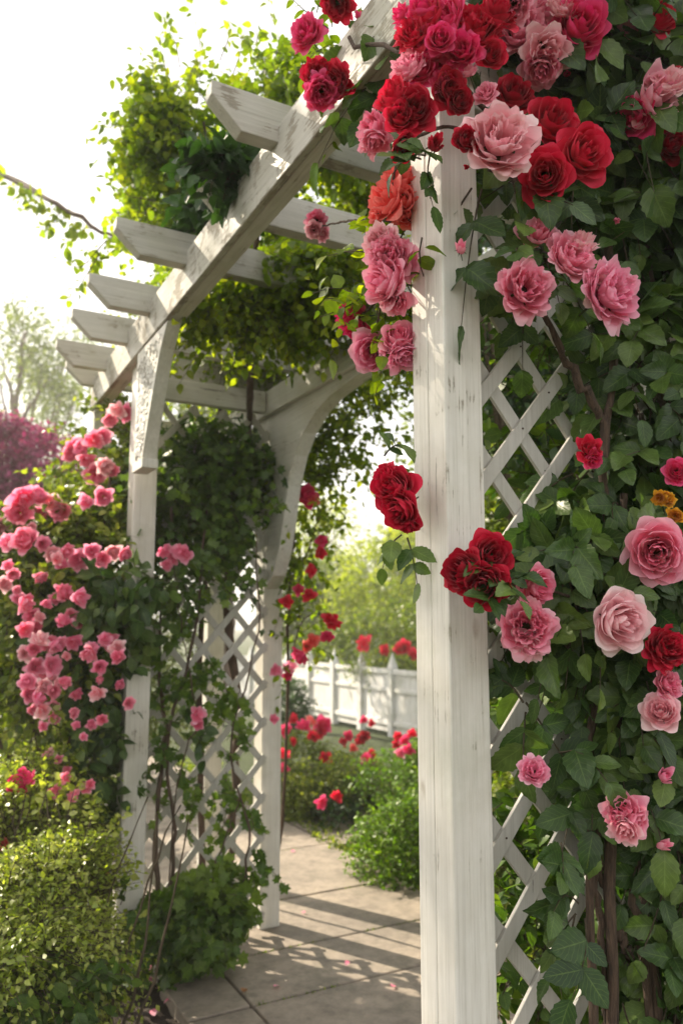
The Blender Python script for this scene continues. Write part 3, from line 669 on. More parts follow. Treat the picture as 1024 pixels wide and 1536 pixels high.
for pts, n in (([(20,1230),(25,1185),(15,1150)],26),([(60,1220),(70,1180),(62,1150)],26),([(100,1230),(110,1190),(120,1160)],26),([(140,1300),(165,1250),(190,1215)],26),([(150,1350),(185,1320),(205,1290)],22),([(90,1230),(85,1195),(95,1170)],22),([(130,1260),(140,1210),(135,1180)],26),([(150,1420),(190,1390),(215,1380)],18),([(40,1230),(45,1200),(38,1165)],22),([(5,1230),(-5,1190),(5,1170)],22)):
    spray(sh, pts, 2.85, n, .03, M['shrub_leaf'], r=.002)
for x, y, r_, c in ((30,1172,15,'magenta'),(42,1167,11,'magenta'),(20,1180,10,'magenta'),(82,1188,9,'pink'),(108,1194,10,'bright'),(128,1182,8,'pink'),(136,1176,7,'pink'),(5,1268,8,'coral'),(160,1314,6,'red'),(100,1166,8,'pink')):
    bloom(sh, x, y, r_, 2.92, 'small', c, jit=.4, cal=False)

# ================================================================ NEAR ROSES, RIGHT HAND SIDE
cr = thing('climbing_rose', (1.13, 1.09, 0), 'large crimson and pink climbing rose heaped over the top of the near post', 'rose bush', 'climbing roses on the pergola')
foliage(cr, [(760,60,1.62,110,80,.10),(880,90,1.68,140,110,.12),(640,90,1.62,60,70,.08,.7),(870,240,1.62,100,70,.10,.8),(960,180,1.65,90,110,.12),(720,260,1.40,22,30,.03,.4),(1000,330,1.68,60,90,.12)], 541, 0.176, 5, .070, M['rose_leaf'], T_BIG, compound=True, gap=-1.3, gscale=6, shell=.45, nbias=(-.5,-.9,.5), up=-.15, droop=.5, twig_r=.0018, jit=.9)
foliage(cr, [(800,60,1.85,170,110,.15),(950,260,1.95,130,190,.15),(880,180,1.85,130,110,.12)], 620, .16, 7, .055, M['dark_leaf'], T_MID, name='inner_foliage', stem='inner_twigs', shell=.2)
foliage(cr, [(560,120,1.85,50,90,.12,.6),(500,60,1.9,50,60,.1,.4),(590,400,1.62,26,130,.06,1),(560,470,1.62,30,50,.05),(635,352,1.36,16,7,.02,.3)], 85, .12, 7, .036, M['vine_leaf'], T_MID, name='side_foliage', stem='side_twigs')
foliage(cr, [(748,872,1.34,10,18,.01),(640,235,1.30,14,10,.01),(606,800,1.44,6,10,.01),(575,690,1.46,6,8,.01)], 11, .06, 5, .04, M['rose_leaf'], T_BIG, compound=True, name='sprig_foliage', stem='sprig_twigs', nbias=(-.5,-1,.35), up=-.2)
foliage(cr, [(975,560,1.60,50,110,.05),(1000,700,1.62,35,60,.05,.8)], 78, 0.110, 5, .062, M['rose_leaf'], T_BIG, compound=True, name='middle_foliage', stem='middle_twigs', nbias=(-.5,-1,.35), up=-.25)
canes = [[(1.13,1.09,0),P(915,1280,1.54),P(928,1000,1.56),P(905,720,1.55),P(922,480,1.57),P(880,250,1.58),P(760,60,1.5)],
         [(1.28,1.07,0),P(965,1300,1.58),P(945,980,1.60),P(990,700,1.62),P(985,500,1.63),P(960,250,1.66)],
         [P(905,630,1.55),P(860,560,1.52),P(820,480,1.49),P(790,380,1.48),P(755,200,1.42),P(640,90,1.34),P(520,60,1.62)],
         [(1.10,1.10,0),P(882,1300,1.52),P(900,1000,1.55),P(932,740,1.57)],
         [P(930,980,1.56),P(860,900,1.48),P(780,880,1.38),P(715,870,1.345)],[P(715,900,1.36),P(700,880,1.35),P(693,860,1.335)],
         [P(850,860,1.8),P(760,820,1.75),P(660,800,1.60),P(600,770,1.45),P(588,740,1.43)],
         [P(720,210,1.42),P(665,190,1.36),P(600,230,1.46),P(585,330,1.5),P(575,430,1.5),P(560,520,1.6)],[P(575,440,1.5),P(545,470,1.58),P(525,480,1.64)],[P(585,330,1.5),P(530,330,1.7),P(476,340,1.87)],[P(755,200,1.42),P(790,330,1.40),P(850,380,1.40)]]
tube_obj('cane', cr, [curve_pts(c, 40, .004 if k < 4 else .0006) for k, c in enumerate(canes)], [np.linspace(.0115,.007,len(curve_pts(canes[0],40))), np.linspace(.0105,.006,len(curve_pts(canes[1],40))), np.linspace(.0085,.004,len(curve_pts(canes[2],40))), np.linspace(.009,.007,len(curve_pts(canes[3],40)))] + [np.linspace(.0035,.0018,40)] * 7, M['cane'], 10)
S_ = 'double'
CR = [ # x, y, r, d, kind, colour, face
 (458,46,26,1.80,'double','magenta',(-.4,.1,.9)),(478,112,26,1.78,'double','crimson',(-.5,-.1,.9)),(500,120,26,1.76,'double','crimson',(.2,-.1,1)),(482,138,24,1.74,'double','magenta',(-.1,-.6,.9)),(506,4,24,1.8,'double','crimson',None),
 (540,24,12,1.75,'bud','magenta',(-.6,.3,.5)),(560,48,10,1.72,'bud','darkred',(.5,.3,.6)),(548,62,8,1.72,'bud','crimson',(-.2,-.6,.6)),
 (636,12,36,1.48,'rose','magenta',(-.4,.4,.8)),(668,30,34,1.46,'double','magenta',(-.1,.4,1)),(712,38,40,1.44,'double','crimson',(0,.2,1)),(745,15,34,1.46,'rose','crimson',(.3,.3,.9)),(650,72,38,1.44,'double','magenta',(-.2,0,1)),(640,28,30,1.5,'rose','crimson',(-.6,.1,.6)),
 (612,98,30,1.46,'double','pink',(-.4,.2,.9)),(630,100,26,1.45,'rose','magenta',(-.2,0,1)),(590,142,32,1.44,'rose','crimson',(-.4,.1,1)),(622,160,32,1.40,'rose','darkred',(0,-.1,1)),(600,172,24,1.43,'rose','crimson',(-.3,-.2,1)),(676,132,26,1.42,'rose','darkred',(.1,-.3,.9)),(690,150,20,1.42,'rose','darkred',(.2,-.6,.7)),
 (557,196,31,1.46,'double','pink',(-.7,-.1,.7)),(562,212,25,1.45,'open','pink',(-.6,-.6,.5)),(606,222,20,1.46,'rose','darkred',(.2,-.6,.6)),(652,214,24,1.33,'bud','crimson',(-.1,.1,1)),(700,208,20,1.40,'rose','darkred',(.2,.1,.9)),(664,118,18,1.44,'rose','magenta',(0,.3,1)),
 (778,38,44,1.42,'double','pink',(-.2,0,1)),(808,20,34,1.44,'double','pink',(.2,.3,1)),(822,75,38,1.40,'open','pale',(.1,-.5,.8)),(812,105,28,1.42,'rose','pink',(-.1,-.7,.6)),(874,34,44,1.40,'rose','magenta',(.1,0,1)),
 (751,206,55,1.34,'double','pale',(-.05,0,1)),(728,138,17,1.40,'double','pink',(-.3,.2,.8)),(702,105,14,1.42,'double','pink',(-.2,.4,.6)),(771,137,30,1.37,'rose','darkred',(-.1,0,1)),(831,178,40,1.36,'rose','crimson',(.05,.1,1)),(880,226,43,1.34,'rose','crimson',(.1,-.05,1)),(817,260,38,1.33,'rose','crimson',(-.1,-.15,1)),
 (988,142,42,1.45,'open','pink',(.3,-.3,.9)),(1000,120,30,1.44,'double','pale',(.2,.3,.9)),(950,172,30,1.47,'open','magenta',(-.5,-.4,.7)),(990,24,28,1.5,'rose','crimson',(.1,0,1)),(975,8,20,1.5,'rose','darkred',None),(1008,215,26,1.5,'rose','darkred',(.2,0,1)),(1020,105,14,1.46,'bud','crimson',None),(962,222,10,1.5,'bud','darkred',None),
 (592,270,32,1.50,'open','coral',(-.4,.3,.8)),(575,298,34,1.48,'open','coral',(-.7,.1,.7)),(604,300,26,1.48,'open','coral',(-.1,-.2,1)),(606,320,24,1.49,'open','coral',(0,-.4,.8)),(565,325,20,1.5,'bud','coral',(-.4,-.5,.6)),(612,262,20,1.5,'open','coral',(0,.4,.8)),
 (568,362,28,1.46,'double','pale',(-.5,.3,.8)),(582,382,32,1.45,'double','pink',(-.2,.1,1)),(600,392,28,1.46,'double','bright',(.1,0,1)),(572,420,36,1.45,'rose','pink',(-.5,-.2,.8)),(592,450,26,1.46,'open','pink',(-.2,-.6,.7)),
 (475,330,15,1.85,'double','pink',None),(470,345,13,1.85,'double','pale',None),(482,350,11,1.86,'double','pink',None),(525,480,27,1.62,'double','magenta',(-.7,-.1,.7)),(532,492,20,1.61,'rose','magenta',(-.4,-.5,.6)),(556,528,30,1.58,'rose','bright',(-.2,-.3,1)),(600,505,28,1.50,'rose','pink',(.1,.1,1)),(604,535,24,1.50,'open','bright',(.1,-.6,.8)),(592,520,24,1.51,'double','bright',(-.5,-.2,.8)),
 (588,732,34,1.42,'rose','crimson',(-.5,.1,.9)),(598,768,30,1.41,'rose','crimson',(-.3,-.3,1)),(612,790,17,1.42,'open','darkred',(0,-.8,.6)),(575,712,20,1.43,'open','crimson',(-.6,.5,.6)),
 (691,855,33,1.325,'rose','darkred',(-.4,.1,1)),(738,832,30,1.33,'rose','darkred',(.3,.2,1)),(724,877,32,1.305,'rose','darkred',(0,-.3,1)),(708,840,24,1.345,'open','crimson',(-.1,.5,.8)),
]
CR += [(692,72,27,1.27,'double','magenta',(0,-.2,1)),(618,48,27,1.28,'double','crimson',(-.5,.1,.9)),(738,78,22,1.30,'rose','crimson',(.2,-.3,1)),(768,5,30,1.3,'double','pink',None),(845,8,26,1.4,'double','pale',(.1,.4,1)),(598,20,18,1.30,'open','magenta',(-.6,.2,.7)),
 (850,110,10,1.45,'bud','crimson',None),(915,70,11,1.5,'bud','pink',None),(700,250,8,1.33,'bud','crimson',None),(925,330,9,1.5,'bud','pink',None),(660,55,22,1.25,'rose','magenta',(.2,-.4,.9)),(940,30,24,1.52,'rose','pink',(.3,.1,.8))]
for x, y, r_, d, k, c, f in CR:
    if 585 < x < 752 and y < 245: d = min(d, 1.29 - .015 * (y > 150))
    elif x < 560 and y < 150: d = 1.60
    lab = {'darkred': 'deep crimson rose in full bloom', 'crimson': 'crimson rose in full bloom', 'magenta': 'cherry red rose', 'pink': 'pink ruffled rose', 'pale': 'pale pink rose', 'coral': 'backlit coral pink rose', 'bright': 'bright pink rose'}[c]
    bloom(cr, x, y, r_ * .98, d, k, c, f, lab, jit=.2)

pr = thing('climbing_rose', (1.3, 1.04, 0), 'pink climbing rose with broad dark leaves on the right beside the near lattice', 'rose bush', 'climbing roses on the pergola')
foliage(pr, [(910,800,1.60,105,50,.06),(965,950,1.60,85,110,.08),(860,870,1.52,60,75,.04),(935,1060,1.58,45,55,.05),(925,1170,1.57,35,35,.04,.9),(850,1140,1.47,18,16,.02,.8),(1000,1250,1.62,40,140,.08),(1010,1000,1.62,40,120,.08),(790,1060,1.45,8,16,.01,.8),(960,420,1.72,90,50,.08,.6),(830,385,1.44,45,20,.03,.6),(880,700,1.6,30,25,.04,.5)], 546, 0.110, 5, .062, M['rose_leaf'], T_BIG, compound=True, gap=-1.3, gscale=6, shell=.35, nbias=(-.5,-1,.35), up=-.25, droop=.5, twig_r=.0018, jit=.8)
foliage(pr, [(1010,1440,1.62,45,90,.08),(840,1265,1.45,4,10,.01,.5),(872,1360,1.47,14,22,.02,.9),(915,1500,1.57,14,30,.03,.8)], 54, 0.099, 5, .060, M['rose_leaf'], T_BIG, compound=True, name='lower_foliage', stem='lower_twigs', nbias=(-.5,-1,.35), up=-.25)
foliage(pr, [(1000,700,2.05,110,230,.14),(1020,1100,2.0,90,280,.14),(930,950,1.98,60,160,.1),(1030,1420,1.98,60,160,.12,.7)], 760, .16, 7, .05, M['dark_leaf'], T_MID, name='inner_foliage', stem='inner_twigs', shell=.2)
foliage(pr, [(810,1420,2.05,75,130,.08),(840,1130,2.1,70,130,.08,.8),(800,600,2.1,50,160,.08,.5)], 330, .16, 7, .045, M['ivy_leaf'], T_MID, name='backlit_foliage', stem='backlit_twigs', shell=.2, gap=-.6, gscale=6)
pc = [[(1.40,1.06,0),P(990,1380,1.62),P(952,1200,1.60),P(1000,900,1.62),P(960,620,1.62)],[(1.26,1.02,0),P(978,1536,1.56),P(952,1350,1.56),P(962,1230,1.56),P(900,1050,1.54),P(820,920,1.45)],
      [(1.18,1.05,0),P(912,1536,1.55),P(903,1400,1.54),P(890,1280,1.54),P(940,1100,1.56)],[P(945,1440,1.56),P(915,1360,1.55),P(882,1230,1.54)]]
tube_obj('cane', pr, [curve_pts(c, 36, .003) for c in pc], [np.linspace(.0085,.005,len(curve_pts(c,36))) for c in pc], M['cane'], 9)
PR = [(806,347,27,1.37,'open','pink',(-.2,.2,1)),(860,382,36,1.36,'double','pink',(.2,.1,1)),(872,360,26,1.37,'open','pale',(.2,.6,.8)),(790,430,40,1.34,'double','pink',(-.1,-.2,1)),(921,436,46,1.36,'double','bright',(.1,-.1,1)),(898,440,26,1.37,'open','pale',(-.4,-.1,.9)),(691,371,17,1.33,'bud','pink',(-.3,.2,.8)),
 (885,672,20,1.42,'open','crimson',(0,.2,1)),(890,690,14,1.42,'open','magenta',(.1,-.4,.8)),(1015,706,18,1.45,'rose','magenta',None),
 (810,880,28,1.38,'rose','pink',(.1,0,1)),(791,940,38,1.36,'double','pink',(-.1,0,1)),(795,968,26,1.37,'open','pale',(0,-.6,.8)),(934,934,43,1.37,'rose','pale',(-.1,-.05,1)),(985,828,42,1.40,'rose','pink',(-.25,.1,1)),(995,836,34,1.42,'open','pale',(.2,-.2,1)),
 (1002,972,30,1.40,'double','crimson',(-.1,0,1)),(1003,1026,20,1.41,'double','pink',(-.1,-.2,1)),(990,1066,25,1.40,'rose','pale',(-.5,.3,.8)),(801,1156,20,1.37,'double','bright',(-.2,.3,.8)),(998,1164,20,1.42,'bud','bright',(.1,.2,1)),
 (938,1216,27,1.40,'open','pink',(-.2,.2,1)),(955,1236,22,1.40,'open','pink',(.3,-.1,1)),(935,1246,22,1.39,'open','pale',(-.1,-.5,.9)),(925,1226,18,1.40,'open','pink',(-.5,-.1,.8)),(995,1268,14,1.42,'bud','pink',(.1,0,1)),(1018,800,9,1.42,'bud','magenta',None)]
for x, y, r_, d, k, c, f in PR:
    lab = {'crimson': 'crimson ruffled rose', 'magenta': 'cherry red rose', 'pink': 'pink rose in full bloom', 'pale': 'pale pink rose in full bloom', 'bright': 'bright pink rose'}[c]
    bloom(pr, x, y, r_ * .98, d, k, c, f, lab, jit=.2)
la = thing('flowering_vine', (1.62, 1.25, 0), 'small orange and yellow flower heads among dark leaves at the right edge', 'vine')
tube_obj('stem', la, [curve_pts([(1.62,1.25,0),P(1010,1100,1.70),P(1020,850,1.6),P(1002,765,1.5)], 20, .003), curve_pts([P(1020,850,1.6),P(1000,780,1.5),P(988,752,1.47)], 10, .002)], [np.linspace(.006,.002,20), np.linspace(.003,.0015,10)], M['stem'], 6)
for x, y, r_ in ((988,748,10),(1004,750,10),(996,744,8),(1012,774,11)):
    d_ = 1.44; o = bloom(la, x, y, r_, d_, 'pom', 'yellow', name='flower_head', cal=False)

# ================================================================ ROSES THROUGH THE ARCH
ar = thing('climbing_rose', (1.72, 3.75, 0), 'loose climbing rose with small scarlet blooms trailing behind the far post', 'rose bush', 'climbing roses on the pergola')
foliage(ar, [(455,760,3.95,32,130,.12),(475,660,4.05,55,60,.15),(445,960,3.9,12,40,.06,.5),(590,590,3.6,45,22,.1,.6),(520,640,3.9,60,30,.12,.7),(500,610,4.1,40,25,.12)], 430, .20, 8, .038, M['vine_leaf'], T_MID, gap=-.7, gscale=5)
tube_obj('cane', ar, [curve_pts([(1.70,3.85,0),P(428,1150,4.1),P(432,950,4.0),P(445,760,3.98),P(480,600,4.0)], 26, .004), curve_pts([P(432,1000,4.0),P(455,930,3.9),P(495,920,3.8)], 14, .002),curve_pts([P(440,900,4.0),P(470,800,3.9),P(483,760,3.9)], 14, .002)], [np.linspace(.010,.004,26), np.linspace(.004,.002,14), np.linspace(.004,.002,14)], M['cane'], 6)
for x, y, r_, c in ((462,742,16,'magenta'),(470,750,10,'coral'),(483,811,9,'magenta'),(481,830,9,'red'),(467,857,10,'red'),(463,893,10,'red'),(448,884,8,'magenta'),(431,903,9,'red'),(495,930,12,'red'),(501,936,10,'red'),(490,955,10,'magenta'),(468,962,10,'coral'),(460,970,8,'coral'),(449,986,13,'magenta'),(433,1000,10,'bright'),(414,1006,9,'bright'),(432,1014,7,'magenta'),(411,1078,7,'bright')):
    bloom(ar, x, y, r_, 3.75 if x > 420 else 3.5, 'small', c, jit=.4, cal=False)

def shrub(name, label, cat, blobs, n, L, leaves, size, mat, T=T_SMALL, group=None, blooms=(), gap=-.9, stems=6, kind='small', **kw):
    cs = P(*blobs[0][:3]); t = thing(name, (cs[0], cs[1], 0), label, cat, group)
    foliage(t, blobs, n, L, leaves, size, mat, T, gap=gap, **kw)
    h = max(.15, cs[2])
    tube_obj('stems', t, [curve_pts([(cs[0] + .06 * math.sin(k * 2.1), cs[1] + .06 * math.cos(k * 2.1), 0), (cs[0] + h * .2 * math.sin(k * 2.1), cs[1] + h * .2 * math.cos(k * 2.1), h * .5), (cs[0] + h * .35 * math.sin(k * 2.1), cs[1] + h * .35 * math.cos(k * 2.1), h)], 10, .004) for k in range(stems)], [np.linspace(.008, .003, 10) * max(1, h)] * stems, M['twig'], 5)
    for x, y, r_, d, c in blooms: bloom(t, x, y, r_, d, kind, c, jit=.45, cal=False)
    return t
GB = 'shrubs in the bed beyond the arch'
shrub('boxwood_shrub', 'clipped bright green rounded shrub beside the path behind the near post', 'shrub', [(592,1282,4.75,52,56,.26),(640,1270,4.9,50,65,.3)], 1500, .11, 8, .022, M['box_leaf'], T_MID, GB, gap=None, shell=.75, up=.4, droop=.1)
shrub('low_shrub', 'small dark green mound at the path edge far end of the slabs', 'shrub', [(456,1222,6.6,24,18,.15)], 260, .10, 7, .03, M['box_leaf'], T_SMALL, GB, gap=None, shell=.7)
shrub('low_shrub', 'grey green tuft beside the clipped shrub with a scarlet bloom above', 'shrub', [(502,1238,5.9,28,30,.2),(530,1215,6.3,25,35,.2)], 420, .12, 7, .035, M['dark_leaf'], T_SMALL, GB, gap=None, shell=.7, blooms=((482,1205,9,5.6,'magenta'),(505,1195,8,5.7,'red')))
bedA = [(455,1088,10,6.6,'magenta'),(440,1078,7,6.7,'red'),(486,1088,12,6.8,'magenta'),(478,1100,9,6.8,'red'),(466,1082,8,6.8,'coral'),(428,1095,9,6.2,'magenta'),(426,1130,10,6.0,'red'),(425,1152,8,6,'magenta'),(440,1112,6,6.3,'red'),(488,1136,8,6.3,'red'),(470,1105,8,6.4,'red')]
shrub('rose_bush', 'low scarlet rose bush just right of the far post', 'rose bush', [(450,1155,6.6,45,45,.4),(470,1180,6.2,45,35,.3)], 900, .18, 8, .032, M['bush_leaf'], T_SMALL, GB, blooms=bedA)
bedB = [(555,1133,8,6.6,'red'),(548,1138,9,6.5,'magenta'),(545,1080,6,7.2,'magenta'),(557,1085,5,7.2,'red'),(547,1105,9,7,'darkred'),(540,1112,7,7,'crimson'),(522,1105,7,7,'magenta'),(515,1112,6,7,'crimson'),(530,1122,6,6.8,'coral'),(560,1140,6,6.6,'bright')]
shrub('rose_bush', 'rose bush with crimson blooms in front of the middle of the white fence', 'rose bush', [(520,1165,7.0,50,28,.4),(545,1190,6.6,40,30,.3)], 800, .18, 8, .032, M['bush_leaf'], T_SMALL, GB, blooms=bedB)
bedC = [(607,1110,7,6.0,'magenta'),(597,1105,7,6.1,'red'),(612,1125,8,5.9,'magenta'),(600,1130,8,6,'bright'),(594,1118,6,6,'crimson'),(618,1100,7,6,'red'),(640,1110,8,6,'magenta')]
shrub('rose_bush', 'sunny yellow green rose bush behind the clipped shrub', 'rose bush', [(595,1172,6.0,50,30,.35),(650,1160,6.2,50,45,.35)], 800, .17, 8, .032, M['box_leaf'], T_SMALL, GB, blooms=bedC)
shrub('leafy_bush', 'dark rounded bush at the left end of the white fence', 'bush', [(436,1060,9.5,18,30,.3)], 300, .18, 7, .05, M['dark_leaf'], T_SMALL, GB, gap=None)
# tall stems with scarlet heads by the fence
tt = thing('tall_rose', (6.0, 9.4, 0), 'tall thin rose stems with scarlet heads standing above the fence top', 'rose bush', GB)
hd = [(543,965,12),(576,976,8),(607,970,10),(597,974,8),(620,982,8)]
cs = [P(x, y, 11.2) for x, y, _ in hd]
tube_obj('stems', tt, [curve_pts([(c[0] + .05, c[1] + .1, 0), (c[0], c[1] + .05, .7), tuple(c)], 10, .003) for c in cs], [np.linspace(.009, .006, 10)] * 5, M['stem'], 5)
for x, y, r_ in hd: bloom(tt, x, y, r_, 11.15, 'small', 'red', cal=False)
foliage(tt, [(580,1000,11.3,50,22,.2)], 160, .2, 7, .05, M['bush_leaf'], T_SMALL)
shrub('meadow_shrub', 'tall feathery green shrub rising directly behind the white fence', 'shrub', [(560,985,13.0,85,55,.8),(660,960,13,70,60,.8),(460,985,14.5,60,45,.8),(580,920,14,40,45,.6,.7)], 1900, .38, 8, .07, M['bush_leaf'], T_SMALL, 'planting beyond the fence', gap=-.8, gscale=1.5, up=.9, stems=9)
shrub('rounded_bush', 'large sunny yellow green bush beyond the fence between the two posts', 'bush', [(590,870,18,75,75,1.6),(540,900,17,40,40,1.),(670,850,19,80,90,1.6)], 2600, .45, 8, .11, M['far_leaf'], T_SMALL, 'planting beyond the fence', gap=-.9, gscale=1.2, stems=9, shell=.7)
shrub('rounded_bush', 'mid green bush beyond the left end of the white fence', 'bush', [(465,915,20,60,65,1.4),(505,880,22,40,50,1.2,.6)], 1500, .45, 8, .11, M['tree_leaf'], T_SMALL, 'planting beyond the fence', gap=-.9, gscale=1.2, stems=7)

# ---------------------------------------------------------------- trees
def tree(label, px, py, d, rx, ry, n, size, mat, trunk_px=None, gap=-.2, group='trees around the garden', cat='tree', tr=.16, nlimb=9, L=.9, gs=.6, name='garden_tree', up=.3):
    c = P(px, py, d); s = d / FPX; base = (c[0], c[1], 0)
    t = thing(name, base, label, cat, group)
    H = c[2] + ry * s * .5
    tk = curve_pts([base, (c[0] + .15, c[1], H * .35), (c[0] - .1, c[1] + .1, H * .7), (c[0] + .05, c[1], H)], 22, .02)
    tube_obj('trunk', t, [tk], [np.linspace(tr, tr * .2, len(tk))], M['bark'], 9)
    limbs, lr_ = [], []
    blobs = []
    for k in range(nlimb):
        a = k * 2.4 + .3; f = .35 + .6 * (k / nlimb); i = int(f * (len(tk) - 1)); p0 = tk[i]
        rr = rx * s * (1 - .45 * abs(f - .6)) * random.uniform(.55, .95)
        e = np.array([c[0] + rr * math.cos(a), c[1] + rr * math.sin(a), c[2] + ry * s * (f * 1.7 - 1.0) * random.uniform(.8, 1.1)])
        e[2] = max(e[2], c[2] - ry * s); limbs.append(curve_pts([p0, (p0 + e) / 2 + np.array([0, 0, .12 * rr]), e], 10, .02)); lr_.append(np.linspace(tr * .4, tr * .06, 10))
    limbs_n = [curve_pts(l, 1) if False else l for l in limbs]
    tube_obj('limbs', t, limbs_n, [np.linspace(tr * .4, tr * .06, len(l)) for l in limbs_n], M['bark'], 6)
    # leaf masses at the limb ends and round the crown
    m = n; pts = []
    ends = np.array([l[-1] for l in limbs] + [l[len(l)//2] for l in limbs] + [tk[-1], c])
    ci = rng.integers(0, len(ends), m); rad = np.array([rx * s * .42, rx * s * .42, ry * s * .30])
    q = ends[ci] + unit(rng.normal(0, 1, (m, 3))) * rad * (rng.uniform(.3, 1, (m, 1)) ** .5)
    q = q[clump(q, gs * 2.2) > gap]; m = len(q)
    dirs = unit(q - c + rng.normal(0, .7, (m, 3)) * rx * s); LP, LD, LN, LS, LR = [], [], [], [], []
    tone = np.clip(.5 + .3 * clump(q, gs * 4) * .6, 0, 1)
    for k in range(7):
        tpos = q + dirs * L * (k / 7) + rng.normal(0, size * .8, (m, 3))
        LP.append(tpos); LD.append(unit(dirs + rng.normal(0, .8, (m, 3)))); LN.append(unit(rng.normal(0, .7, (m, 3)) + np.array([0, 0, .6]))); LS.append(size * rng.uniform(.6, 1.2, m)); LR.append(np.clip(tone + rng.normal(0, .18, m), 0, 1))
    build_leaves('crown', T_SMALL, np.vstack(LP), np.vstack(LD), np.vstack(LN), np.concatenate(LS), np.concatenate(LR), mat, t)
    return t
tree('tall airy pale green tree with slim trunk at the far left', 35, 540, 20, 75, 120, 1300, .13, M['tree_leaf'], gap=.1, L=.7)
tree('slender see through tree behind the left rafter ends', 95, 560, 24, 50, 90, 700, .14, M['tree_leaf'], gap=.35, tr=.12)
tree('airy pale tree seen through the arch to the left of the scarlet rose', 480, 800, 30, 50, 70, 650, .18, M['far_leaf'], gap=.3)
tree('large dark tree behind the vine covered roof', 330, 640, 12, 75, 110, 1500, .10, M['tree_leaf'], gap=-.5)
tree('dense green tree far behind the near lattice', 850, 560, 8.5, 210, 330, 4200, .10, M['tree_leaf'], gap=-.35, tr=.2, nlimb=14, L=.7)
tree('broad green tree beyond the right edge of the near lattice', 1090, 640, 7.0, 190, 330, 3600, .10, M['dark_leaf'], gap=-.7, tr=.2, nlimb=14, L=.7)
shade = tree('tall unseen tree left of the pergola added to shade the near post, with one leafy branch reaching into the upper left sky', 35, 540, 20, 75, 120, 10, .05, M['vine_leaf'])
for ch in list(shade.children): bpy.data.objects.remove(ch)
shade.location = (-2.9, 8.3, 0)  # trunk and crown stand out of view, added to shade the near post
tk = curve_pts([(-2.9, 8.3, 0), (-2.8, 8.2, 2.5), (-2.7, 8.1, 5), (-2.7, 8.0, 7.5), (-2.7, 8, 9.6)], 26, .01)
tube_obj('trunk', shade, [tk], [np.linspace(.17, .04, 26)], M['bark'], 10)
lb = []
for k in range(12):
    a = k * 2.4; z0 = 6.0 + k * .22; i = min(25, int(z0 / 9.6 * 25)); e = np.array([-2.7 + 1.2 * math.cos(a), 8.0 + 1.4 * math.sin(a), z0 + .9]); lb.append(curve_pts([tk[i], (tk[i] + e) / 2 + np.array([0, 0, .15]), e], 10, .01))
far_limb = curve_pts([tk[13], P(-160, 150, 7.2), P(-40, 235, 6.0), P(60, 290, 5.3), P(150, 345, 4.9), P(205, 372, 4.8)], 40, .008)
tube_obj('limbs', shade, lb + [far_limb], [np.linspace(.05, .012, 10)] * 12 + [np.linspace(.045, .004, 40)], M['bark'], 7)
q = unit(rng.normal(0, 1, (1500, 3))) * rng.uniform(.25, 1, (1500, 1)) ** .5 * np.array([1.3, 1.6, 1.7]) + np.array([-2.7, 8.0, 8.5]); q = q[clump(q, 2.4) > .05]  # crown shaped with gaps to throw dappled shade on the near post
n_ = len(q); LPs = np.vstack([q + rng.normal(0, .12, (n_, 3)) for _ in range(7)])
build_leaves('crown', T_SMALL, LPs, unit(rng.normal(0, 1, LPs.shape) + np.array([0, 0, -.3])), unit(rng.normal(0, .7, LPs.shape) + np.array([0, 0, .8])), rng.uniform(.06, .12, len(LPs)), rng.uniform(0, 1, len(LPs)), M['vine_leaf'], shade)
for pts, n, dd in (([(60,290),(40,300),(5,262),(-20,255)],40,5.3),([(90,315),(80,335),(60,345)],26,5.1),([(110,325),(115,350),(100,360)],18,5.1),([(150,345),(110,335),(60,300),(30,275)],60,5.1),([(150,350),(175,360),(205,372)],12,4.9),([(60,290),(50,310),(30,325)],16,5.2)):
    spray(shade, pts, dd, n, .065, M['vine_leaf'])
pt = thing('purple_bush', tuple(P(20, 900, 9)[:2]) + (0,), 'dark magenta leaved bush standing at the far left edge', 'bush')
foliage(pt, [(30,705,9,75,62,.7),(10,760,8.8,60,50,.6),(-20,690,9,70,60,.7)], 1500, .30, 8, .07, M['purple_leaf'], T_SMALL, gap=-1.2, gscale=2, shell=.7, up=.5)
c0 = P(10, 740, 9)
tube_obj('trunk', pt, [curve_pts([(c0[0], c0[1], 0), (c0[0] + .1, c0[1], 1.2), (c0[0] + .5 * math.sin(k), c0[1] + .5 * math.cos(k), 2.6)], 14, .01) for k in range(5)], [np.linspace(.07, .02, 14)] * 5, M['bark'], 7)
shrub('hedge_bush', 'dark green bush under the magenta bush at the left edge', 'bush', [(15,900,7.5,75,75,.5),(-30,870,8,60,80,.5)], 1300, .22, 7, .05, M['dark_leaf'], T_SMALL, 'shrubs behind the left rose', gap=None, shell=.6)
shrub('low_bush', 'yellow green feathery bush at the left edge behind the sunlit shrub', 'bush', [(25,1080,5.6,60,70,.35),(70,1110,5.4,45,60,.3),(-20,1040,5.8,50,80,.4)], 1500, .17, 8, .03, M['far_leaf'], T_SMALL, 'shrubs behind the left rose', gap=-1, shell=.6)
shrub('leafy_bush', 'shaded leafy bush filling the ground behind the pergola posts', 'bush', [(150,1020,7.0,80,130,.5),(230,1000,7.5,70,120,.5)], 1200, .22, 7, .05, M['tree_leaf'], T_SMALL, 'shrubs behind the left rose', gap=-1.1)
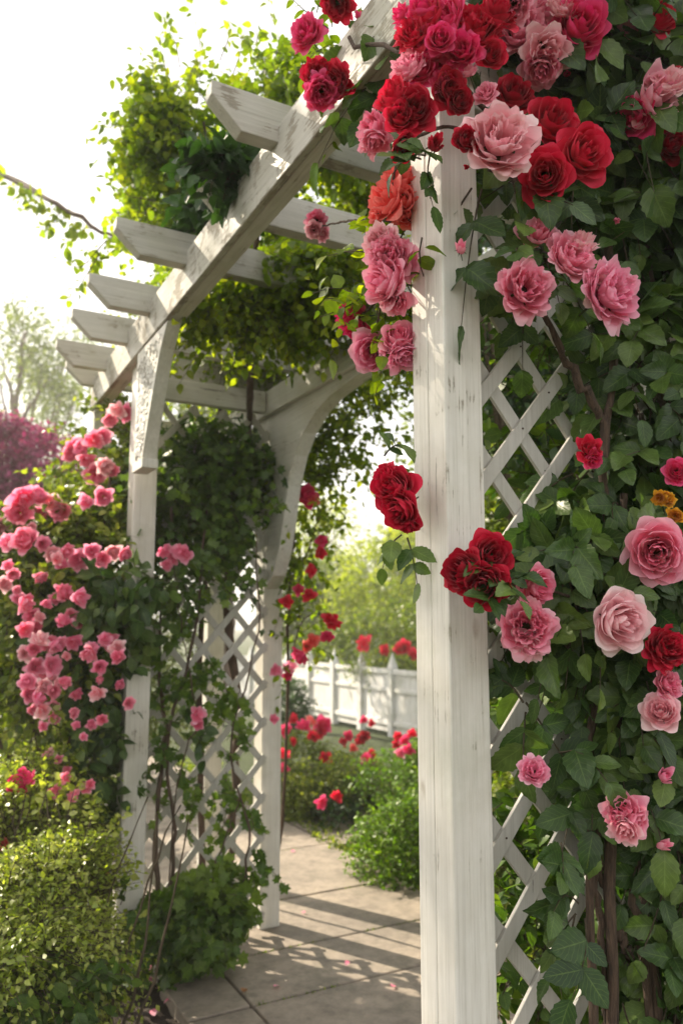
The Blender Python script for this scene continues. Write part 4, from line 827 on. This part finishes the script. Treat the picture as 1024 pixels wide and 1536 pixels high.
# shrubs beyond the path seen through the near lattice
GR = 'shrubs beyond the near lattice'
shrub('garden_shrub', 'leafy green shrub directly behind the near lattice bottom', 'shrub', [(790,1330,3.9,75,150,.3),(880,1250,3.8,90,180,.3)], 2300, .2, 8, .045, M['bush_leaf'], T_SMALL, GR, gap=-.9, gscale=3)
shrub('garden_shrub', 'shaded green shrub behind the near lattice at the right edge', 'shrub', [(990,1200,3.6,100,260,.3),(960,850,4.0,120,160,.35)], 2600, .22, 8, .05, M['dark_leaf'], T_SMALL, GR, gap=-1.1, gscale=3)
shrub('garden_shrub', 'tall mid green shrub seen through the middle of the near lattice', 'shrub', [(810,880,4.8,100,220,.4),(800,1120,4.6,90,140,.35)], 2600, .25, 8, .055, M['bush_leaf'], T_SMALL, GR, gap=-.9, gscale=2.5)
shrub('garden_shrub', 'tall leafy shrub behind the upper part of the near lattice', 'shrub', [(830,520,4.2,120,190,.35),(960,480,4.0,120,230,.35),(850,300,3.8,120,130,.3)], 3000, .25, 8, .055, M['dark_leaf'], T_SMALL, GR, gap=-1.0, gscale=2.5, stems=8)

# ================================================================ SMALL THINGS ON THE GROUND
pet = np_mesh('fallen_petal', *(lambda T: (T[0] * np.array([1.3, 1, 1.2]) - np.array([0, .5, 0]), T[1]))(T_MID), M['pink'], uv=T_MID[2], rnd=np.full(len(T_MID[0]), .6))
spots = [(224,1462,'pale pink petal on the soil closest to the left post base'),(248,1466,'pale pink petal on dark soil beside the fallen yellow leaf'),(262,1500,'pink petal near the path corner on dark soil'),(282,1530,'bright pink petal at the bottom of the photo beside the path edge'),(230,1530,'pink petal lying at the lower left of the bare soil'),(238,1492,'tiny pink petal in the middle of the bare soil'),(275,1518,'crumpled pink petal against the slab edge'),(226,1480,'small pink petal below the post base'),(250,1512,'curled pink petal in the lower bare soil'),(290,1520,'pink petal touching the concrete edge')]
for i, (x, y, lab) in enumerate(spots):
    o = pet if i == 0 else pet.copy()
    if i: COL.objects.link(o)
    q = ground_pt(x, y); o.location = (q[0], q[1], .026); o.scale = [random.uniform(.022, .036)] * 3; o.rotation_euler = (random.uniform(-.3, .3), random.uniform(-.3, .3), random.uniform(0, 6))
    o['label'] = lab; o['category'] = 'petal'; o['group'] = 'petals fallen on the bare soil'
gc_n = 5200
yy_ = rng.uniform(2.4, 8.5, gc_n); xx_ = 2.50 + rng.gamma(1.6, .07, gc_n) + .05 * np.sin(yy_ * 5)
ll_ = rng.uniform(0, 1, gc_n) < .25; yy_[ll_] = rng.uniform(3.7, 6, ll_.sum()); xx_[ll_] = 1.08 - rng.gamma(1.5, .05, ll_.sum())
gp = np.stack([xx_, yy_, rng.uniform(0, .05, gc_n)], 1)
struct(build_leaves('ground_cover', T_SMALL, gp, unit(rng.normal(0, .7, gp.shape) + np.array([0, 0, .8])), unit(rng.normal(0, .6, gp.shape) + np.array([0, 0, .7])), rng.uniform(.018, .04, gc_n), rng.uniform(0, 1, gc_n), M['bush_leaf'], None), 'stuff')
for x, y, lab in ((455,1385,'pink petal on the sunlit slab just right of the far post'),(520,1465,'small pink petal lying mid path on the concrete'),(590,1500,'pink petal on the slab close to the near post'),(440,1290,'tiny pink petal on the far slabs near the far post'),(560,1330,'petal beside the clipped bright green shrub on the path'),(415,1500,'pale petal near the rusty brown leaf on the slab'),(330,1480,'petal on the concrete border strip by the ivy bush')):
    o = pet.copy(); COL.objects.link(o); q = ground_pt(x, y); o.location = (q[0], q[1], .052); o.scale = [random.uniform(.02, .03)] * 3; o.rotation_euler = (random.uniform(-.3, .3), random.uniform(-.3, .3), random.uniform(0, 6))
    o['label'] = lab; o['category'] = 'petal'; o['group'] = 'petals fallen on the path'
mn = 2600; kk = rng.integers(3, 12, mn); my = np.array(ys)[kk] + rng.normal(0, .006, mn); mx_ = rng.uniform(1.24, 2.5, mn)
ok = clump(np.stack([mx_, my, my * 0], 1), 5) > 0.1; mp_ = np.stack([mx_[ok], my[ok], np.full(ok.sum(), .036)], 1)
struct(build_leaves('joint_moss', T_SMALL, mp_, unit(rng.normal(0, .8, mp_.shape) + np.array([0, 0, .5])), unit(rng.normal(0, .6, mp_.shape) + np.array([0, 0, .8])), rng.uniform(.005, .014, len(mp_)), rng.uniform(0, 1, len(mp_)), M['bush_leaf'], None), 'stuff')
M['dry'] = leaf_mat('dry_leaf', (.45, .36, .14), (.55, .45, .18), (.6, .5, .22), .2)
M['brown'] = leaf_mat('brown_leaf', (.25, .10, .04), (.32, .14, .06), (.4, .2, .08), .2)
def fleaf(x, y, s, mat, lab, z):
    o = np_mesh('fallen_leaf', T_BIG[0] * np.array([1.3, 1, 1.3]) - np.array([0, .5, 0]), T_BIG[1], mat, uv=T_BIG[2], rnd=np.full(len(T_BIG[0]), .5))
    q = ground_pt(x, y); o.location = (q[0], q[1], z); o.scale = [s] * 3; o.rotation_euler = (.2, .1, random.uniform(0, 6)); o['label'] = lab; o['category'] = 'leaf'; o['group'] = 'fallen leaves'
fleaf(262, 1455, .075, M['dry'], 'pale yellow fallen leaf between the ivy bush and the slab corner', .035)
fleaf(366, 1506, .03, M['brown'], 'small rusty brown leaf lying on the concrete slab', .052)

# ================================================================ LIGHT
w = bpy.data.worlds.new('World'); scn.world = w; w.use_nodes = True; nt = w.node_tree; nt.nodes.clear()
sun_dir = Vector((-.58, 1.15, .97)).normalized()
elev = math.asin(sun_dir.z); azim = math.atan2(sun_dir.x, sun_dir.y)
sky = nt.nodes.new('ShaderNodeTexSky'); sky.sky_type = 'NISHITA'; sky.sun_disc = False; sky.sun_elevation = elev; sky.sun_rotation = azim
sky.air_density = 1.0; sky.dust_density = 2.5; sky.ozone_density = 1.0
tc = nt.nodes.new('ShaderNodeTexCoord')
n1 = noise(nt, 2.2, tc.outputs['Generated'], 7.0, .6, (1, 1, 2.6))
cl = ramp(nt, n1, [(.28, g(.55)), (.62, g(1))]).outputs[0]
skc = mixc(nt, cl, sky.outputs[0], (8.0, 7.85, 7.6))
bg = nt.nodes.new('ShaderNodeBackground'); bg.inputs[1].default_value = .088; nt.links.new(skc, bg.inputs[0])
wo = nt.nodes.new('ShaderNodeOutputWorld'); nt.links.new(bg.outputs[0], wo.inputs[0])
sd = bpy.data.lights.new('sun', 'SUN'); sd.energy = 5.0; sd.angle = R(.6); sd.color = (1.0, .87, .68)
so = bpy.data.objects.new('sun', sd); COL.objects.link(so); so.rotation_euler = sun_dir.to_track_quat('Z', 'Y').to_euler(); so.location = (0, 0, 8)
scn.view_settings.view_transform = 'Standard'; scn.view_settings.look = 'None'; scn.view_settings.exposure = 1.25; scn.view_settings.gamma = 1; scn.view_settings.use_curve_mapping = False

# ---------------------------------------------------------------- air
bm = bmesh.new(); box(bm, -152, 152, -62, 222, -1.2, 22, 0)
m, nt, out = new_mat('haze'); pv = nt.nodes.new('ShaderNodeVolumePrincipled')
pv.inputs['Density'].default_value = .0045; pv.inputs['Color'].default_value = (1, .98, .94, 1); pv.inputs['Anisotropy'].default_value = .4
nt.links.new(pv.outputs[0], out.inputs['Volume']); hz = bobj('haze', bm, m); hz['kind'] = 'stuff'
